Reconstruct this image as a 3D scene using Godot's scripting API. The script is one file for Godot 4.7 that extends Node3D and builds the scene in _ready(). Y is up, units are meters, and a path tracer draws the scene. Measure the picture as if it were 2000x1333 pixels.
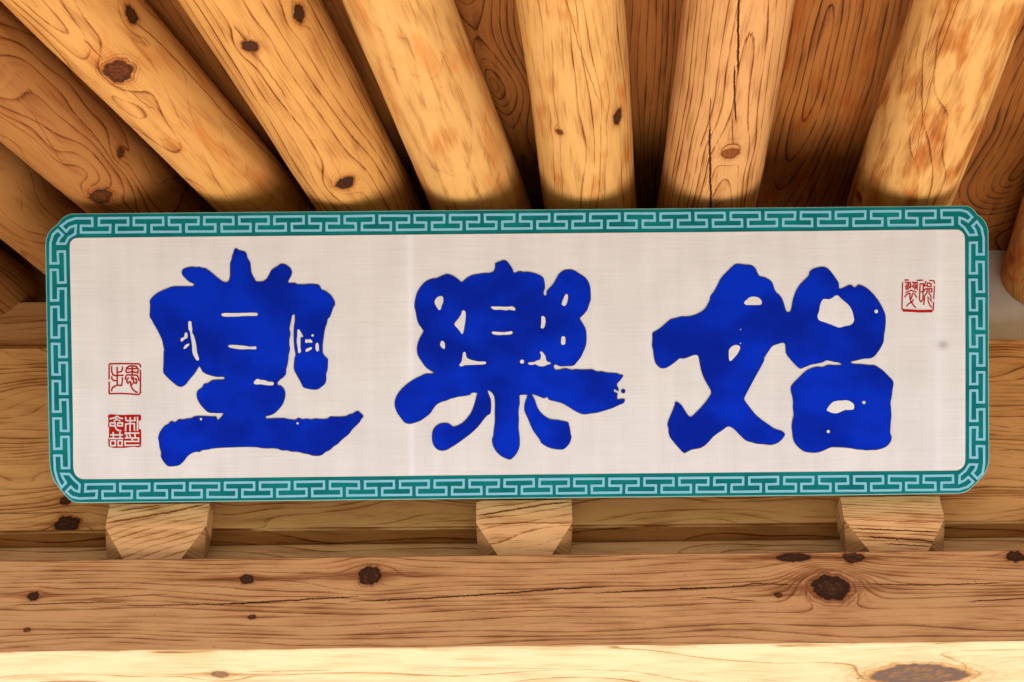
extends Node3D
# The eaves of a timber pavilion: round pine rafters, a painted name board leaning out on three bearing blocks, and the beams below it.

var job_list: Array = []
var job_done: Array = []

func _ready() -> void:
	# ---- camera
	var cam := Camera3D.new()
	cam.name = "camera"
	cam.transform = Transform3D(Basis(Vector3(0.999935, -0.011415, -0.000192), Vector3(0.009113, 0.787928, 0.615700), Vector3(-0.006877, -0.615661, 0.787981)), Vector3(0, 1.6, 0))
	cam.fov = 28.76
	cam.near = 0.05
	cam.far = 500.0
	add_child(cam)
	cam.current = true
	# ---- sky, exposure, sun
	var env := Environment.new()
	env.background_mode = Environment.BG_SKY
	var sm := ProceduralSkyMaterial.new()
	sm.sky_top_color = Color(0.40, 0.55, 0.78)
	sm.sky_horizon_color = Color(0.86, 0.88, 0.90)
	sm.sky_curve = 0.14
	sm.ground_horizon_color = Color(0.62, 0.60, 0.56)
	sm.ground_bottom_color = Color(0.42, 0.38, 0.33)
	sm.sun_angle_max = 0.6
	var sky := Sky.new()
	sky.sky_material = sm
	env.sky = sky
	env.background_energy_multiplier = 0.55
	env.tonemap_mode = Environment.TONE_MAPPER_LINEAR
	env.tonemap_exposure = 4.35
	env.sdfgi_enabled = true
	env.ssao_enabled = true
	env.ssil_enabled = true
	var we := WorldEnvironment.new()
	we.name = "world_environment"
	we.environment = env
	add_child(we)
	var sun := DirectionalLight3D.new()
	sun.name = "sun"
	sun.rotation_degrees = Vector3(-56, 18, 0)
	sun.light_color = Color(1.0, 0.97, 0.92)
	sun.light_energy = 1.6
	sun.light_angular_distance = 0.5
	sun.shadow_enabled = true
	add_child(sun)
	# ---- everything else
	make_woods()
	build_setting()
	build_frame()
	build_eaves()
	build_board()

# ------------------------------------------------------------------ helpers
func tag(o: Node, label := "", category := "", group := "", kind := "") -> void:
	if label: o.set_meta("label", label)
	if category: o.set_meta("category", category)
	if group: o.set_meta("group", group)
	if kind: o.set_meta("kind", kind)

var taken := {}
func numbered(called: String) -> String:
	taken[called] = taken.get(called, -1) + 1
	return called if taken[called] == 0 else "%s_%03d" % [called, taken[called]]

func mesh_node(called: String, m: Mesh, mats: Array, parent: Node) -> MeshInstance3D:
	var o := MeshInstance3D.new()
	o.name = numbered(called) if parent == self else called
	o.mesh = m
	for i in mats.size():
		if i < m.get_surface_count(): m.surface_set_material(i, mats[i])
	parent.add_child(o, true)
	return o

func plain(c: Color, rough := 0.8, spec := 0.5) -> StandardMaterial3D:
	var m := StandardMaterial3D.new()
	m.albedo_color = c
	m.roughness = rough
	m.metallic_specular = spec
	return m

func start() -> SurfaceTool:
	var st := SurfaceTool.new()
	st.begin(Mesh.PRIMITIVE_TRIANGLES)
	return st

var smooth := -1   # smooth group for the faces being added: -1 keeps them flat
func tri(st: SurfaceTool, p: Array, t: Array, n: Vector3) -> void:
	st.set_smooth_group(smooth)
	var flip: bool = (p[1] - p[0]).cross(p[2] - p[0]).dot(n) > 0.0
	for i in ([0, 2, 1] if flip else [0, 1, 2]):
		st.set_uv(t[i])
		st.add_vertex(p[i])

func quad(st: SurfaceTool, p: Array, t: Array, n: Vector3) -> void:
	tri(st, [p[0], p[1], p[2]], [t[0], t[1], t[2]], n)
	tri(st, [p[0], p[2], p[3]], [t[0], t[2], t[3]], n)

func ints(a: Array) -> PackedVector2Array:
	var p := PackedVector2Array()
	for i in range(0, a.size(), 2):
		p.append(Vector2(a[i], a[i + 1]) * 0.0001)
	return p

# ------------------------------------------------------------------ wood
# A plank or log face: growth rings as contours of a field, bent round knots, plus fibre, stains, knots, cracks and specks.
# Sizes in metres; grain runs along the picture's x (gx) or y. Knots and cracks are given in thousandths of the picture.
func wood_image(o: Dictionary) -> Image:
	var w: int = o.w
	var h: int = o.h
	var gx: bool = o.gx
	var la: float = o.la
	var lb: float = o.lb
	var sd: int = o.seed
	var n1 := FastNoiseLite.new()
	n1.seed = sd
	n1.frequency = 1.0
	n1.fractal_octaves = 3
	n1.noise_type = FastNoiseLite.TYPE_SIMPLEX_SMOOTH
	var n2: FastNoiseLite = n1.duplicate()
	n2.seed = sd + 71
	n2.fractal_octaves = 2
	var lin: float = o.get("lin", 0.0)
	var wob: float = o.get("wob", 0.01)
	var wfa: float = o.get("wfa", 5.0)
	var wfb: float = o.get("wfb", 1.6)
	var arch: float = o.get("arch", 0.0)
	var a0: float = o.get("a0", la * 0.5)
	var ah: float = o.get("ah", 0.02)
	var an: float = o.get("an", 0.02)
	var drift: float = o.get("drift", 0.02)
	var amp: float = o.get("amp", 0.0)
	var nfa: float = o.get("nfa", 7.0)
	var nfb: float = o.get("nfb", 2.2)
	var rise: float = o.get("rise", 0.0)
	var bf: float = o.get("bf", 1.0)
	var radial: float = o.get("radial", 0.0)
	var knots: Array = o.get("knots", [])
	var q := 4
	var lw := int(w / q)
	var lh := int(h / q)
	var low := PackedFloat32Array()
	low.resize(lw * lh)
	for j in lh:
		for i in lw:
			var uu := (i + 0.5) / lw
			var vv := (j + 0.5) / lh
			var a := (vv if gx else uu) * la
			var b := (uu if gx else vv) * lb
			var push := 0.0
			var hump := 0.0
			for k in knots:
				var da: float = a - (k[1] if gx else k[0]) * 0.001 * la
				var db: float = b - (k[0] if gx else k[1]) * 0.001 * lb
				var r: float = k[2] * 0.001
				var bend: float = k[4]
				var ea := da / (r * 2.2)
				var eb := db / (r * 3.6)
				var g := exp(-(ea * ea + eb * eb))
				push -= da * g * 0.75 * minf(bend, 1.0)
				var e2 := (da * da + db * db * 0.42) / (r * r * 2.6)
				hump += bend * r * 105.0 * exp(-e2)
			var ap := a + push + wob * n1.get_noise_2d(a * wfa, b * wfb)
			var f := lin * ap + rise * b + hump
			if radial > 0.0:
				f = radial * Vector2(a - la * 0.52, b - lb * 0.49).length() * (1.0 + 0.12 * n1.get_noise_2d(a * 9.0, b * 9.0))
			if arch > 0.0:
				var hh := ah + an * n2.get_noise_2d(b * 1.3 * bf, 7.7)
				var aa := ap - a0 - drift * n2.get_noise_2d(b * 0.9 * bf, 31.0)
				f += arch * sqrt(aa * aa + hh * hh)
			if amp > 0.0:
				f += amp * n2.get_noise_2d(ap * nfa + 13.0, b * nfb)
			low[j * lw + i] = f + 40.0
	var field_img := Image.create_from_data(lw, lh, false, Image.FORMAT_RF, low.to_byte_array())
	field_img.resize(w, h, Image.INTERPOLATE_CUBIC)
	var field := field_img.get_data().to_float32_array()
	# fibres: fine streaks along the grain
	var nf := FastNoiseLite.new()
	nf.seed = sd + 5
	nf.noise_type = FastNoiseLite.TYPE_SIMPLEX
	nf.frequency = 0.46
	nf.fractal_octaves = 3
	var fib_img := nf.get_image(maxi(w / 30, 8) if gx else w, h if gx else maxi(h / 30, 8))
	fib_img.convert(Image.FORMAT_L8)
	fib_img.resize(w, h, Image.INTERPOLATE_CUBIC)
	var fib := fib_img.get_data()
	# broad tone changes, drawn out along the grain
	nf.seed = sd + 9
	nf.frequency = 0.045
	nf.fractal_octaves = 4
	var blo_img := nf.get_image(maxi(w / 8, 8) if gx else maxi(w / 2, 8), maxi(h / 2, 8) if gx else maxi(h / 8, 8))
	blo_img.convert(Image.FORMAT_L8)
	blo_img.resize(w, h, Image.INTERPOLATE_CUBIC)
	var blo := blo_img.get_data()
	# resin stains
	nf.seed = sd + 23
	nf.frequency = o.get("stf", 0.05)
	nf.fractal_octaves = 4
	var sta_img := nf.get_image(maxi(w / 10, 8) if gx else maxi(w / 5, 8), maxi(h / 5, 8) if gx else maxi(h / 10, 8))
	sta_img.convert(Image.FORMAT_L8)
	sta_img.resize(w, h, Image.INTERPOLATE_CUBIC)
	var sta := sta_img.get_data()
	# knots, cracks and specks
	var ex := PackedFloat32Array()
	ex.resize(w * h)
	var rng := RandomNumberGenerator.new()
	rng.seed = sd * 7 + 1
	var ma := (la / h) if gx else (la / w)   # metres per pixel across the grain
	var mb := (lb / w) if gx else (lb / h)
	for k in knots:
		var kr: float = k[2] * 0.001
		var el: float = k[3]
		var core: float = k[5]
		var tail: float = k[6] if k.size() > 6 else 0.0
		var ka: float = (k[1] if gx else k[0]) * 0.001 * la
		var kb: float = (k[0] if gx else k[1]) * 0.001 * lb
		var ra := kr * 2.4
		var rb := kr * el * 2.4 + tail * 2.0
		var i0 := maxi(0, int((kb - rb) / mb) if gx else int((ka - ra) / ma))
		var i1 := mini(w - 1, int((kb + rb) / mb) if gx else int((ka + ra) / ma))
		var j0 := maxi(0, int((ka - ra) / ma) if gx else int((kb - rb) / mb))
		var j1 := mini(h - 1, int((ka + ra) / ma) if gx else int((kb + rb) / mb))
		for j in range(j0, j1 + 1):
			for i in range(i0, i1 + 1):
				var da := ((j + 0.5) * ma if gx else (i + 0.5) * ma) - ka
				var db := ((i + 0.5) * mb if gx else (j + 0.5) * mb) - kb
				var rr := sqrt(da * da + db * db / (el * el)) / kr
				var ang := atan2(da, db)
				rr += 0.26 * n1.get_noise_2d(cos(ang) * 1.1 + k[0], sin(ang) * 1.1 + k[1]) + 0.06 * n1.get_noise_2d(da * 160.0 + k[0], db * 70.0)
				var d := 0.0
				var blot := n1.get_noise_2d(da * 2.2 / kr + k[1], db * 2.2 / kr)
				var inside := core * (0.86 + 0.14 * smoothstep(0.45, 0.95, rr)) + 9.0 * sin(rr * rr * 15.0) + 42.0 * blot
				# checks that radiate from the heart of the knot
				var star := absf(sin(ang * 1.5 + k[0] * 0.37 + blot * 0.8))
				if star < 0.05 + 0.03 / (rr + 0.2) and rr < 0.85 and blot > -0.15: inside += 30.0
				var edge := 0.5 + 0.6 * n1.get_noise_2d(cos(ang) * 1.4 + 9.0, sin(ang) * 1.4 + k[0])
				var outside := core * 0.75 * edge * exp(-maxf(rr - 1.0, 0.0) * 6.0) + core * 0.17 * exp(-maxf(rr - 1.0, 0.0) * 1.5)
				# growth rings crowded round the knot
				if rr > 1.0 and rr < 2.4:
					var wave := 0.5 + 0.5 * sin(rr * 21.0 + 2.5 * n1.get_noise_2d(da * 40.0, db * 20.0))
					outside += minf(k[4], 2.0) * 46.0 * pow(wave, 5.0) * smoothstep(2.4, 1.1, rr)
				d = lerpf(inside, outside, smoothstep(0.93, 1.09, rr))
				if tail > 0.0:
					var fall := exp(-absf(db) / tail)
					var wide := kr * (0.16 + 0.62 * fall)
					var bow := kr * 0.25 * n1.get_noise_2d(db * 9.0, k[1])
					d = maxf(d, core * 0.74 * fall * exp(-(da - bow) * (da - bow) / (wide * wide)) * (0.62 + 0.7 * n1.get_noise_2d(da * 900.0, db * 14.0) + 0.25))
				var at := j * w + i
				if d > ex[at]: ex[at] = d
	for c in o.get("cracks", []):
		var wd: float = c[0]
		var dark: float = c[1]
		var n_pts: int = (c.size() - 2) / 2
		var total := 0.0
		var pts := PackedVector2Array()
		for i in n_pts: pts.append(Vector2(c[2 + 2 * i] * 0.001 * w, c[3 + 2 * i] * 0.001 * h))
		for i in n_pts - 1: total += pts[i].distance_to(pts[i + 1])
		var gone := 0.0
		for i in n_pts - 1:
			var seg := pts[i].distance_to(pts[i + 1])
			var steps := maxi(int(seg * 1.5), 1)
			for s in steps:
				var t := float(s) / steps
				var p := pts[i].lerp(pts[i + 1], t)
				var f := (gone + seg * t) / total
				var half := wd * clampf(minf(f, 1.0 - f) * 9.0, 0.25, 1.0) * (0.75 + 0.5 * n1.get_noise_2d(gone + seg * t, 3.0))
				var jit := 1.6 * n1.get_noise_2d((gone + seg * t) * 0.05, sd)
				if gx: p.y += jit
				else: p.x += jit
				var reach := int(half + 2.0)
				for k in range(-reach, reach + 1):
					var x := int(p.x) + (0 if gx else k)
					var y := int(p.y) + (k if gx else 0)
					if x < 0 or y < 0 or x >= w or y >= h: continue
					var off := absf((y + 0.5 - p.y) if gx else (x + 0.5 - p.x))
					var d := dark * clampf(half + 0.5 - off, 0.0, 1.0)
					var at := y * w + x
					if d > ex[at]: ex[at] = d
			gone += seg
	for sp in o.get("specks", 0):
		var cx := rng.randi_range(2, w - 3)
		var cy := rng.randi_range(2, h - 3)
		var cd := rng.randf_range(40.0, 120.0)
		for k in rng.randi_range(1, 4):
			ex[(cy + rng.randi_range(-1, 1)) * w + cx + rng.randi_range(-1, 1)] = cd
	# each growth ring darkens slowly and ends in a thin dark line of late wood
	var strong := PackedFloat32Array()
	strong.resize(256)
	var thick := PackedFloat32Array()
	thick.resize(256)
	var line: float = o.get("line", 100.0)
	for r in 256:
		var s := line * (0.45 + 0.75 * rng.randf())
		if rng.randf() < 0.14: s *= 0.35
		strong[r] = s
		thick[r] = rng.randf_range(0.45, 0.95) / o.get("thick", 1.0)
	# palette: stain level by darkness
	var pal := PackedInt32Array()
	pal.resize(16 * 256)
	var light: Color = o.light
	var mid: Color = o.mid
	var deep: Color = o.deep
	var stain: Color = o.get("stain", Color(0.72, 0.40, 0.14))
	for s in 16:
		for d in 256:
			var x := d / 255.0
			var c := light.lerp(mid, smoothstep(0.0, 0.55, x)) if x < 0.5 else light.lerp(mid, smoothstep(0.0, 0.55, x)).lerp(deep, smoothstep(0.5, 0.92, x))
			c = c.lerp(Color(c.r * stain.r * 1.15, c.g * stain.g * 1.15, c.b * stain.b * 1.15).lerp(stain, 0.35), s / 15.0 * 0.8)
			pal[s * 256 + d] = c.to_abgr32()
	var jag: float = o.get("jag", 0.0003)
	var cf: float = o.get("fibre", 0.24)
	var cb: float = o.get("tone", 0.22)
	var stt: float = o.get("stt", 150.0)
	var stk: float = o.get("stk", 0.0)
	var out := PackedInt32Array()
	out.resize(w * h)
	var last := w * h - w - 1
	for i in w * h:
		var bl := blo[i] - 118
		var f := field[i]
		var k := mini(i, last)
		var slope := absf(field[k + 1] - field[k]) + absf(field[k + w] - field[k]) + 0.006
		f += (fib[i] - 118) * jag
		var ring := int(f)
		var p := f - ring
		var before := (1.0 - p) / slope * thick[ring & 255]
		var after := p / slope * 1.7
		var s0 := strong[ring & 255]
		var d := s0 * (1.0 + bl * 0.005) * (maxf(1.0 / (1.0 + before * before), 0.22 * p * p)) + (fib[i] - 110) * cf + bl * cb
		var fine := fposmod(f * 3.0, 1.0)
		d += fine * fine * fine * s0 * 0.17
		if after < 3.0: d += strong[(ring - 1) & 255] * 0.75 / (1.0 + after * after * 2.0)
		var e := ex[i]
		if e > 0.0: d = maxf(d, e) + minf(d, e) * 0.35
		var s := 0
		if stk > 0.0: s = clampi(int((sta[i] + (fib[i] - 118) * 0.22 - stt) * stk), 0, 15)
		out[i] = pal[(s << 8) | clampi(int(d) + 8, 0, 255)]
	var im := Image.create_from_data(w, h, false, Image.FORMAT_RGBA8, out.to_byte_array())
	return im

func panel_image() -> Image:
	var w := 2048
	var h := 576
	var n := FastNoiseLite.new()
	n.seed = 41
	n.frequency = 0.42
	n.fractal_octaves = 2
	var fib := n.get_image(26, h)
	fib.convert(Image.FORMAT_L8)
	fib.resize(w, h, Image.INTERPOLATE_CUBIC)
	n.seed = 43
	n.frequency = 0.04
	var up := n.get_image(w / 2, 10)
	up.convert(Image.FORMAT_L8)
	up.resize(w, h, Image.INTERPOLATE_CUBIC)
	n.seed = 47
	n.frequency = 0.012
	var blot := n.get_image(w / 2, h / 2)
	blot.convert(Image.FORMAT_L8)
	blot.resize(w, h, Image.INTERPOLATE_CUBIC)
	var a := fib.get_data()
	var b := up.get_data()
	var c := blot.get_data()
	var im := Image.create(w, h, false, Image.FORMAT_RGB8)
	var base := Color(0.775, 0.75, 0.755)
	for y in h:
		for x in w:
			var i := y * w + x
			var t := (a[i] - 128) * 0.00017 + (b[i] - 128) * 0.00009 + (c[i] - 128) * 0.00012
			if a[i] < 52: t -= 0.016 * (1.0 - y / float(h) * 0.7)
			# pale joint lines where the boards of the panel meet
			var j1 := absf(x - 773.0)
			var j2 := absf(x - 1983.0)
			var pale := 0.05 * exp(-j1 * j1 / 70.0) + 0.032 * exp(-j2 * j2 / 100.0)
			var smx := (x - 1992.0) / 12.0
			var smy := (y - 273.0) / 10.0
			t -= 0.14 * exp(-(smx * smx + smy * smy))
			im.set_pixel(x, y, Color(base.r + t + pale * 0.7, base.g + t * 1.05 + pale * 0.9, base.b + t * 1.05 + pale * 1.3))
	return im

func paint_image() -> Image:
	var n := FastNoiseLite.new()
	n.seed = 12
	n.frequency = 0.018
	n.fractal_octaves = 4
	var a := n.get_image(512, 192)
	a.convert(Image.FORMAT_L8)
	var d := a.get_data()
	var im := Image.create(512, 192, false, Image.FORMAT_RGB8)
	var dark := Color(0.0, 0.10, 0.54)
	var bright := Color(0.0, 0.15, 0.68)
	for y in 192:
		for x in 512:
			im.set_pixel(x, y, dark.lerp(bright, smoothstep(30.0, 215.0, d[y * 512 + x])))
	return im

func teal_image() -> Image:
	var n := FastNoiseLite.new()
	n.seed = 5
	n.frequency = 0.03
	n.fractal_octaves = 4
	var a := n.get_image(512, 192)
	a.convert(Image.FORMAT_L8)
	var d := a.get_data()
	var im := Image.create(512, 192, false, Image.FORMAT_RGB8)
	for y in 192:
		for x in 512:
			im.set_pixel(x, y, Color(0.0, 0.345, 0.355).lerp(Color(0.02, 0.435, 0.43), d[y * 512 + x] / 255.0))
	return im

var wood := {}
func want(called: String, o: Dictionary) -> void:
	job_list.append([called, o])

func do_job(i: int) -> void:
	var o = job_list[i][1]
	job_done[i] = wood_image(o) if o is Dictionary else (panel_image() if o == "panel" else (paint_image() if o == "paint" else teal_image()))

const LIGHT := Color(0.81, 0.58, 0.315)
const MID := Color(0.45, 0.22, 0.065)
const DEEP := Color(0.21, 0.11, 0.055)

func make_woods() -> void:
	want("A", {"seed": 3, "light": LIGHT, "mid": MID, "deep": DEEP, "w": 512, "h": 1536, "gx": false, "la": 0.36, "lb": 1.72, "lin": 12, "wob": 0.03, "amp": 3.6, "nfa": 5, "nfb": 1.2, "line": 82, "sharp": 5, "knots": [[560, 368, 20, 1.1, 1.3, 190, 0.03], [784, 338, 11, 1.3, 1.0, 215, 0.02]], "cracks": [[1.6, 150, 826, 316, 766, 338, 794, 372, 808, 423, 813, 460, 818, 500, 880, 585, 910, 653], [1.2, 170, 555, 320, 552, 336, 551, 349], [1.0, 150, 536, 391, 538, 412, 557, 427]], "specks": 6, "stk": 0.08, "stt": 150, "stf": 0.04})
	want("B", {"seed": 20, "light": LIGHT, "mid": MID, "deep": DEEP, "w": 512, "h": 1536, "gx": false, "la": 0.36, "lb": 1.72, "lin": 55, "wob": 0.022, "wfb": 0.9, "amp": 1.4, "nfa": 5, "nfb": 1.0, "line": 120, "sharp": 5, "knots": [[508, 316, 10, 1.2, 0.9, 205, 0.03], [725, 315, 9, 1.8, 0.9, 215, 0.02], [549, 540, 14, 1.0, 1.0, 225, 0.02]], "cracks": [[0.9, 190, 496, 287, 503, 300, 506, 311], [0.9, 150, 510, 330, 516, 356, 524, 395]]})
	want("C", {"seed": 37, "light": Color(0.83, 0.62, 0.36), "mid": MID, "deep": DEEP, "w": 512, "h": 1536, "gx": false, "la": 0.36, "lb": 1.72, "lin": 8, "wob": 0.02, "amp": 2.2, "nfa": 4, "nfb": 1.2, "line": 33, "sharp": 5, "cracks": [[0.6, 70, 698, 293, 680, 339, 654, 430]], "specks": 90, "stk": 0.07, "stt": 140, "stf": 0.04, "tone": 0.34})
	want("D", {"seed": 54, "light": Color(0.83, 0.62, 0.36), "mid": MID, "deep": DEEP, "w": 512, "h": 1536, "gx": false, "la": 0.36, "lb": 1.72, "lin": 75, "wob": 0.025, "wfb": 1.1, "amp": 1.5, "nfa": 4, "nfb": 1.0, "line": 70, "sharp": 6, "knots": [[678, 456, 9, 2.0, 1.0, 215, 0.025], [394, 459, 6, 1.2, 1.3, 160, 0.02]], "cracks": [[0.7, 150, 485, 260, 518, 320, 549, 365, 587, 416]], "stk": 0.1, "stt": 160})
	want("E", {"seed": 71, "light": Color(0.80, 0.58, 0.36), "mid": MID, "deep": DEEP, "w": 512, "h": 1536, "gx": false, "la": 0.36, "lb": 1.72, "lin": 0, "arch": 125, "ah": 0.03, "an": 0.05, "drift": 0.03, "bf": 0.6, "wob": 0.006, "line": 101, "sharp": 4, "a0": 0.19, "knots": [[521, 491, 14, 1.0, 1.0, 110, 0.0]], "cracks": [[2.6, 245, 447, 244, 469, 307, 483, 334, 496, 368], [2.0, 245, 476, 355, 500, 408, 521, 442], [1.0, 190, 499, 431, 527, 478], [1.0, 190, 398, 405, 409, 444], [2.6, 245, 411, 443, 432, 492, 480, 603]]})
	want("F", {"seed": 88, "light": Color(0.83, 0.62, 0.36), "mid": MID, "deep": DEEP, "w": 512, "h": 1536, "gx": false, "la": 0.36, "lb": 1.72, "lin": 34, "wob": 0.03, "amp": 3.0, "nfa": 5, "nfb": 0.9, "line": 88, "sharp": 5, "knots": [[206, 627, 10, 1.0, 0.8, 120, 0.02]], "cracks": [[0.8, 170, 368, 269, 363, 316, 360, 355], [0.6, 120, 360, 355, 390, 456, 415, 523]], "specks": 25, "stk": 0.13, "stt": 126, "stf": 0.05, "tone": 0.35, "stain": Color(0.62, 0.35, 0.10)})
	want("Z", {"seed": 105, "light": Color(0.64, 0.42, 0.22), "mid": MID, "deep": DEEP, "w": 512, "h": 1536, "gx": false, "la": 0.36, "lb": 1.72, "lin": 50, "wob": 0.05, "wfb": 1.8, "amp": 3.5, "nfa": 5, "nfb": 1.8, "line": 134, "sharp": 5, "knots": [[537, 568, 18, 1.0, 1.6, 195, 0.02], [755, 546, 8, 1.0, 1.0, 200, 0.015]], "cracks": [[0.8, 120, 622, 436, 538, 506, 557, 533]]})  # darker base colour paints in the shade at the far left
	want("Y", {"seed": 122, "light": Color(0.60, 0.40, 0.21), "mid": MID, "deep": DEEP, "w": 512, "h": 1536, "gx": false, "la": 0.36, "lb": 1.72, "lin": 26, "wob": 0.04, "amp": 4, "nfa": 4, "nfb": 1.6, "line": 106, "sharp": 5})  # shade is put into the base colour, darker than the other logs
	want("W", {"seed": 139, "light": Color(0.62, 0.42, 0.23), "mid": MID, "deep": DEEP, "w": 512, "h": 1536, "gx": false, "la": 0.36, "lb": 1.72, "arch": 95, "ah": 0.02, "an": 0.06, "drift": 0.05, "wob": 0.02, "line": 106, "sharp": 5})  # base colour lowered to stand for shade at this end
	want("G", {"seed": 156, "light": LIGHT, "mid": MID, "deep": DEEP, "w": 512, "h": 1536, "gx": false, "la": 0.36, "lb": 1.72, "lin": 26, "wob": 0.03, "amp": 4, "line": 77, "sharp": 5, "stk": 0.2})
	want("plank_a", {"seed": 173, "light": Color(0.65, 0.40, 0.185), "mid": Color(0.30, 0.145, 0.05), "deep": DEEP, "w": 448, "h": 1280, "gx": false, "la": 0.3, "lb": 1.8, "arch": 100, "ah": 0.012, "an": 0.1, "drift": 0.04, "wob": 0.008, "line": 120, "sharp": 5})  # all plank colours darkened to paint shade into the gaps
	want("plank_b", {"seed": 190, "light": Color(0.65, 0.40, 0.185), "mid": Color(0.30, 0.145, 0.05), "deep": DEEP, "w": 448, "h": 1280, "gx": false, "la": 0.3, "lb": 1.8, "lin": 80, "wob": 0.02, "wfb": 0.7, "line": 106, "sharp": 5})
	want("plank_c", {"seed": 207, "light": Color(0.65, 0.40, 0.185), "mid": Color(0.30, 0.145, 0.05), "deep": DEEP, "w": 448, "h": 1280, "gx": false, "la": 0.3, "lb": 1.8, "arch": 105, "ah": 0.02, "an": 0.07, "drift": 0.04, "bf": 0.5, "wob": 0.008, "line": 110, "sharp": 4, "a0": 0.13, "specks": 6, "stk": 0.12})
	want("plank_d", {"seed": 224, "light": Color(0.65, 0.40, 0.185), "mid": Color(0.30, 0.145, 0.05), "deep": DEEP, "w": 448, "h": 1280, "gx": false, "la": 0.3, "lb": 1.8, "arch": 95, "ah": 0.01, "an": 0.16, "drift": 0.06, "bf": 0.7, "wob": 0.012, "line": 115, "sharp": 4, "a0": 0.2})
	want("lintel", {"seed": 241, "light": Color(0.81, 0.60, 0.405), "mid": Color(0.50, 0.285, 0.15), "deep": DEEP, "w": 2048, "h": 192, "gx": true, "lb": 2.4, "la": 0.181, "lin": 95, "wob": 0.022, "wfa": 7, "wfb": 0.9, "amp": 1.2, "nfb": 0.8, "line": 82, "sharp": 5, "specks": 150, "knots": [[311, 245, 9, 1.4, 0.5, 215, 0.14], [401, 220, 17, 1.15, 0.9, 225, 0.11], [158, 402, 8, 1.2, 0.6, 220, 0.05], [737, 398, 22, 1.5, 3.4, 215, 0.1], [713, 71, 8, 4.0, 0.5, 215, 0.2], [758, 78, 10, 1.9, 0.5, 200, 0.09], [878, 85, 10, 1.6, 0.7, 225, 0.05], [318, 647, 4, 1.8, 0.5, 200, 0.09], [159, 755, 4, 1.5, 0.4, 170, 0.01], [698, 474, 5, 1.4, 0.5, 190, 0.05]], "cracks": [[0.9, 225, 143, 497, 187, 477, 226, 472], [1.0, 230, 219, 520, 294, 504, 342, 501], [1.5, 240, 294, 510, 364, 461, 394, 444], [1.6, 240, 388, 497, 453, 464, 505, 423, 542, 385, 580, 363], [1.3, 235, 565, 437, 602, 410, 654, 380], [1.2, 225, 617, 407, 665, 381, 684, 346, 714, 372], [1.1, 225, 759, 363, 804, 381, 867, 368], [0.9, 200, 642, 487, 682, 537], [1.1, 215, 834, 565, 879, 534], [0.8, 170, 194, 446, 227, 413, 256, 390], [0.7, 160, 542, 596, 597, 583, 638, 568], [0.7, 150, 468, 627, 542, 607]]})
	want("lintel_under", {"seed": 258, "light": Color(0.86, 0.755, 0.60), "mid": Color(0.62, 0.44, 0.24), "deep": Color(0.40, 0.31, 0.275), "w": 2048, "h": 320, "gx": true, "lb": 2.4, "la": 0.3526, "lin": 20, "arch": 50, "ah": 0.03, "an": 0.05, "drift": 0.05, "wob": 0.02, "line": 80, "sharp": 4, "specks": 30, "knots": [[292, 257, 12, 1.3, 1.2, 185, 0.1], [805, 347, 40, 2.0, 0.9, 215, 0.03]], "cracks": [[0.9, 190, 312, 224, 375, 223], [1.0, 210, 758, 382, 780, 417], [0.8, 150, 427, 208, 542, 234]]})  # paler than the front face: bounced light painted into the underside colour
	want("plate", {"seed": 275, "light": Color(0.87, 0.65, 0.415), "mid": Color(0.52, 0.29, 0.12), "deep": DEEP, "w": 2048, "h": 448, "gx": true, "lb": 2.4, "la": 0.4444, "lin": 75, "wob": 0.03, "wfa": 4, "wfb": 1.6, "amp": 3, "nfb": 1.5, "line": 90, "sharp": 5, "specks": 40, "knots": [[162, 961, 17, 1.3, 1.1, 230, 0.05], [157, 843, 10, 1.1, 0.6, 200, 0.02]], "cracks": [[0.8, 200, 100, 906, 180, 904], [0.7, 140, 897, 632, 922, 628]]})
	want("infill", {"seed": 292, "light": Color(0.88, 0.67, 0.45), "mid": MID, "deep": DEEP, "w": 1536, "h": 128, "gx": true, "lb": 2.4, "la": 0.115, "arch": 70, "ah": 0.02, "an": 0.06, "drift": 0.05, "wob": 0.012, "line": 75, "sharp": 5, "specks": 10})
	want("filler", {"seed": 309, "light": Color(0.78, 0.57, 0.38), "mid": MID, "deep": DEEP, "w": 1024, "h": 128, "gx": true, "lb": 2.4, "la": 0.115, "lin": 70, "wob": 0.02, "line": 70})
	want("block_left", {"seed": 326, "light": Color(0.89, 0.685, 0.48), "mid": MID, "deep": DEEP, "w": 320, "h": 320, "gx": true, "la": 0.3, "lb": 0.3, "lin": 60, "rise": 26, "wob": 0.016, "wfa": 4, "wfb": 3, "amp": 0.5, "line": 79, "sharp": 3, "cracks": [[4.0, 95, 180, 215, 420, 150, 600, 95, 800, 20], [2.5, 110, 250, 90, 520, 30]]})
	want("block_mid", {"seed": 343, "light": Color(0.89, 0.685, 0.48), "mid": MID, "deep": DEEP, "w": 320, "h": 320, "gx": true, "la": 0.3, "lb": 0.3, "lin": 34, "rise": 8, "wob": 0.02, "wfa": 4, "wfb": 3, "amp": 0.8, "line": 71, "sharp": 5, "cracks": [[3.0, 150, 205, 175, 420, 120, 640, 60, 800, 40], [1.6, 120, 205, 262, 500, 250, 800, 258]]})
	want("block_right", {"seed": 360, "light": Color(0.89, 0.685, 0.48), "mid": MID, "deep": DEEP, "w": 320, "h": 320, "gx": true, "la": 0.3, "lb": 0.3, "lin": 105, "rise": -10, "wob": 0.012, "line": 79, "sharp": 3, "cracks": [[2.2, 150, 230, 330, 600, 360, 760, 372], [3.0, 165, 300, 405, 620, 440, 780, 470], [1.5, 190, 420, 470, 700, 500], [1.2, 140, 260, 250, 700, 285]]})
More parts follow.
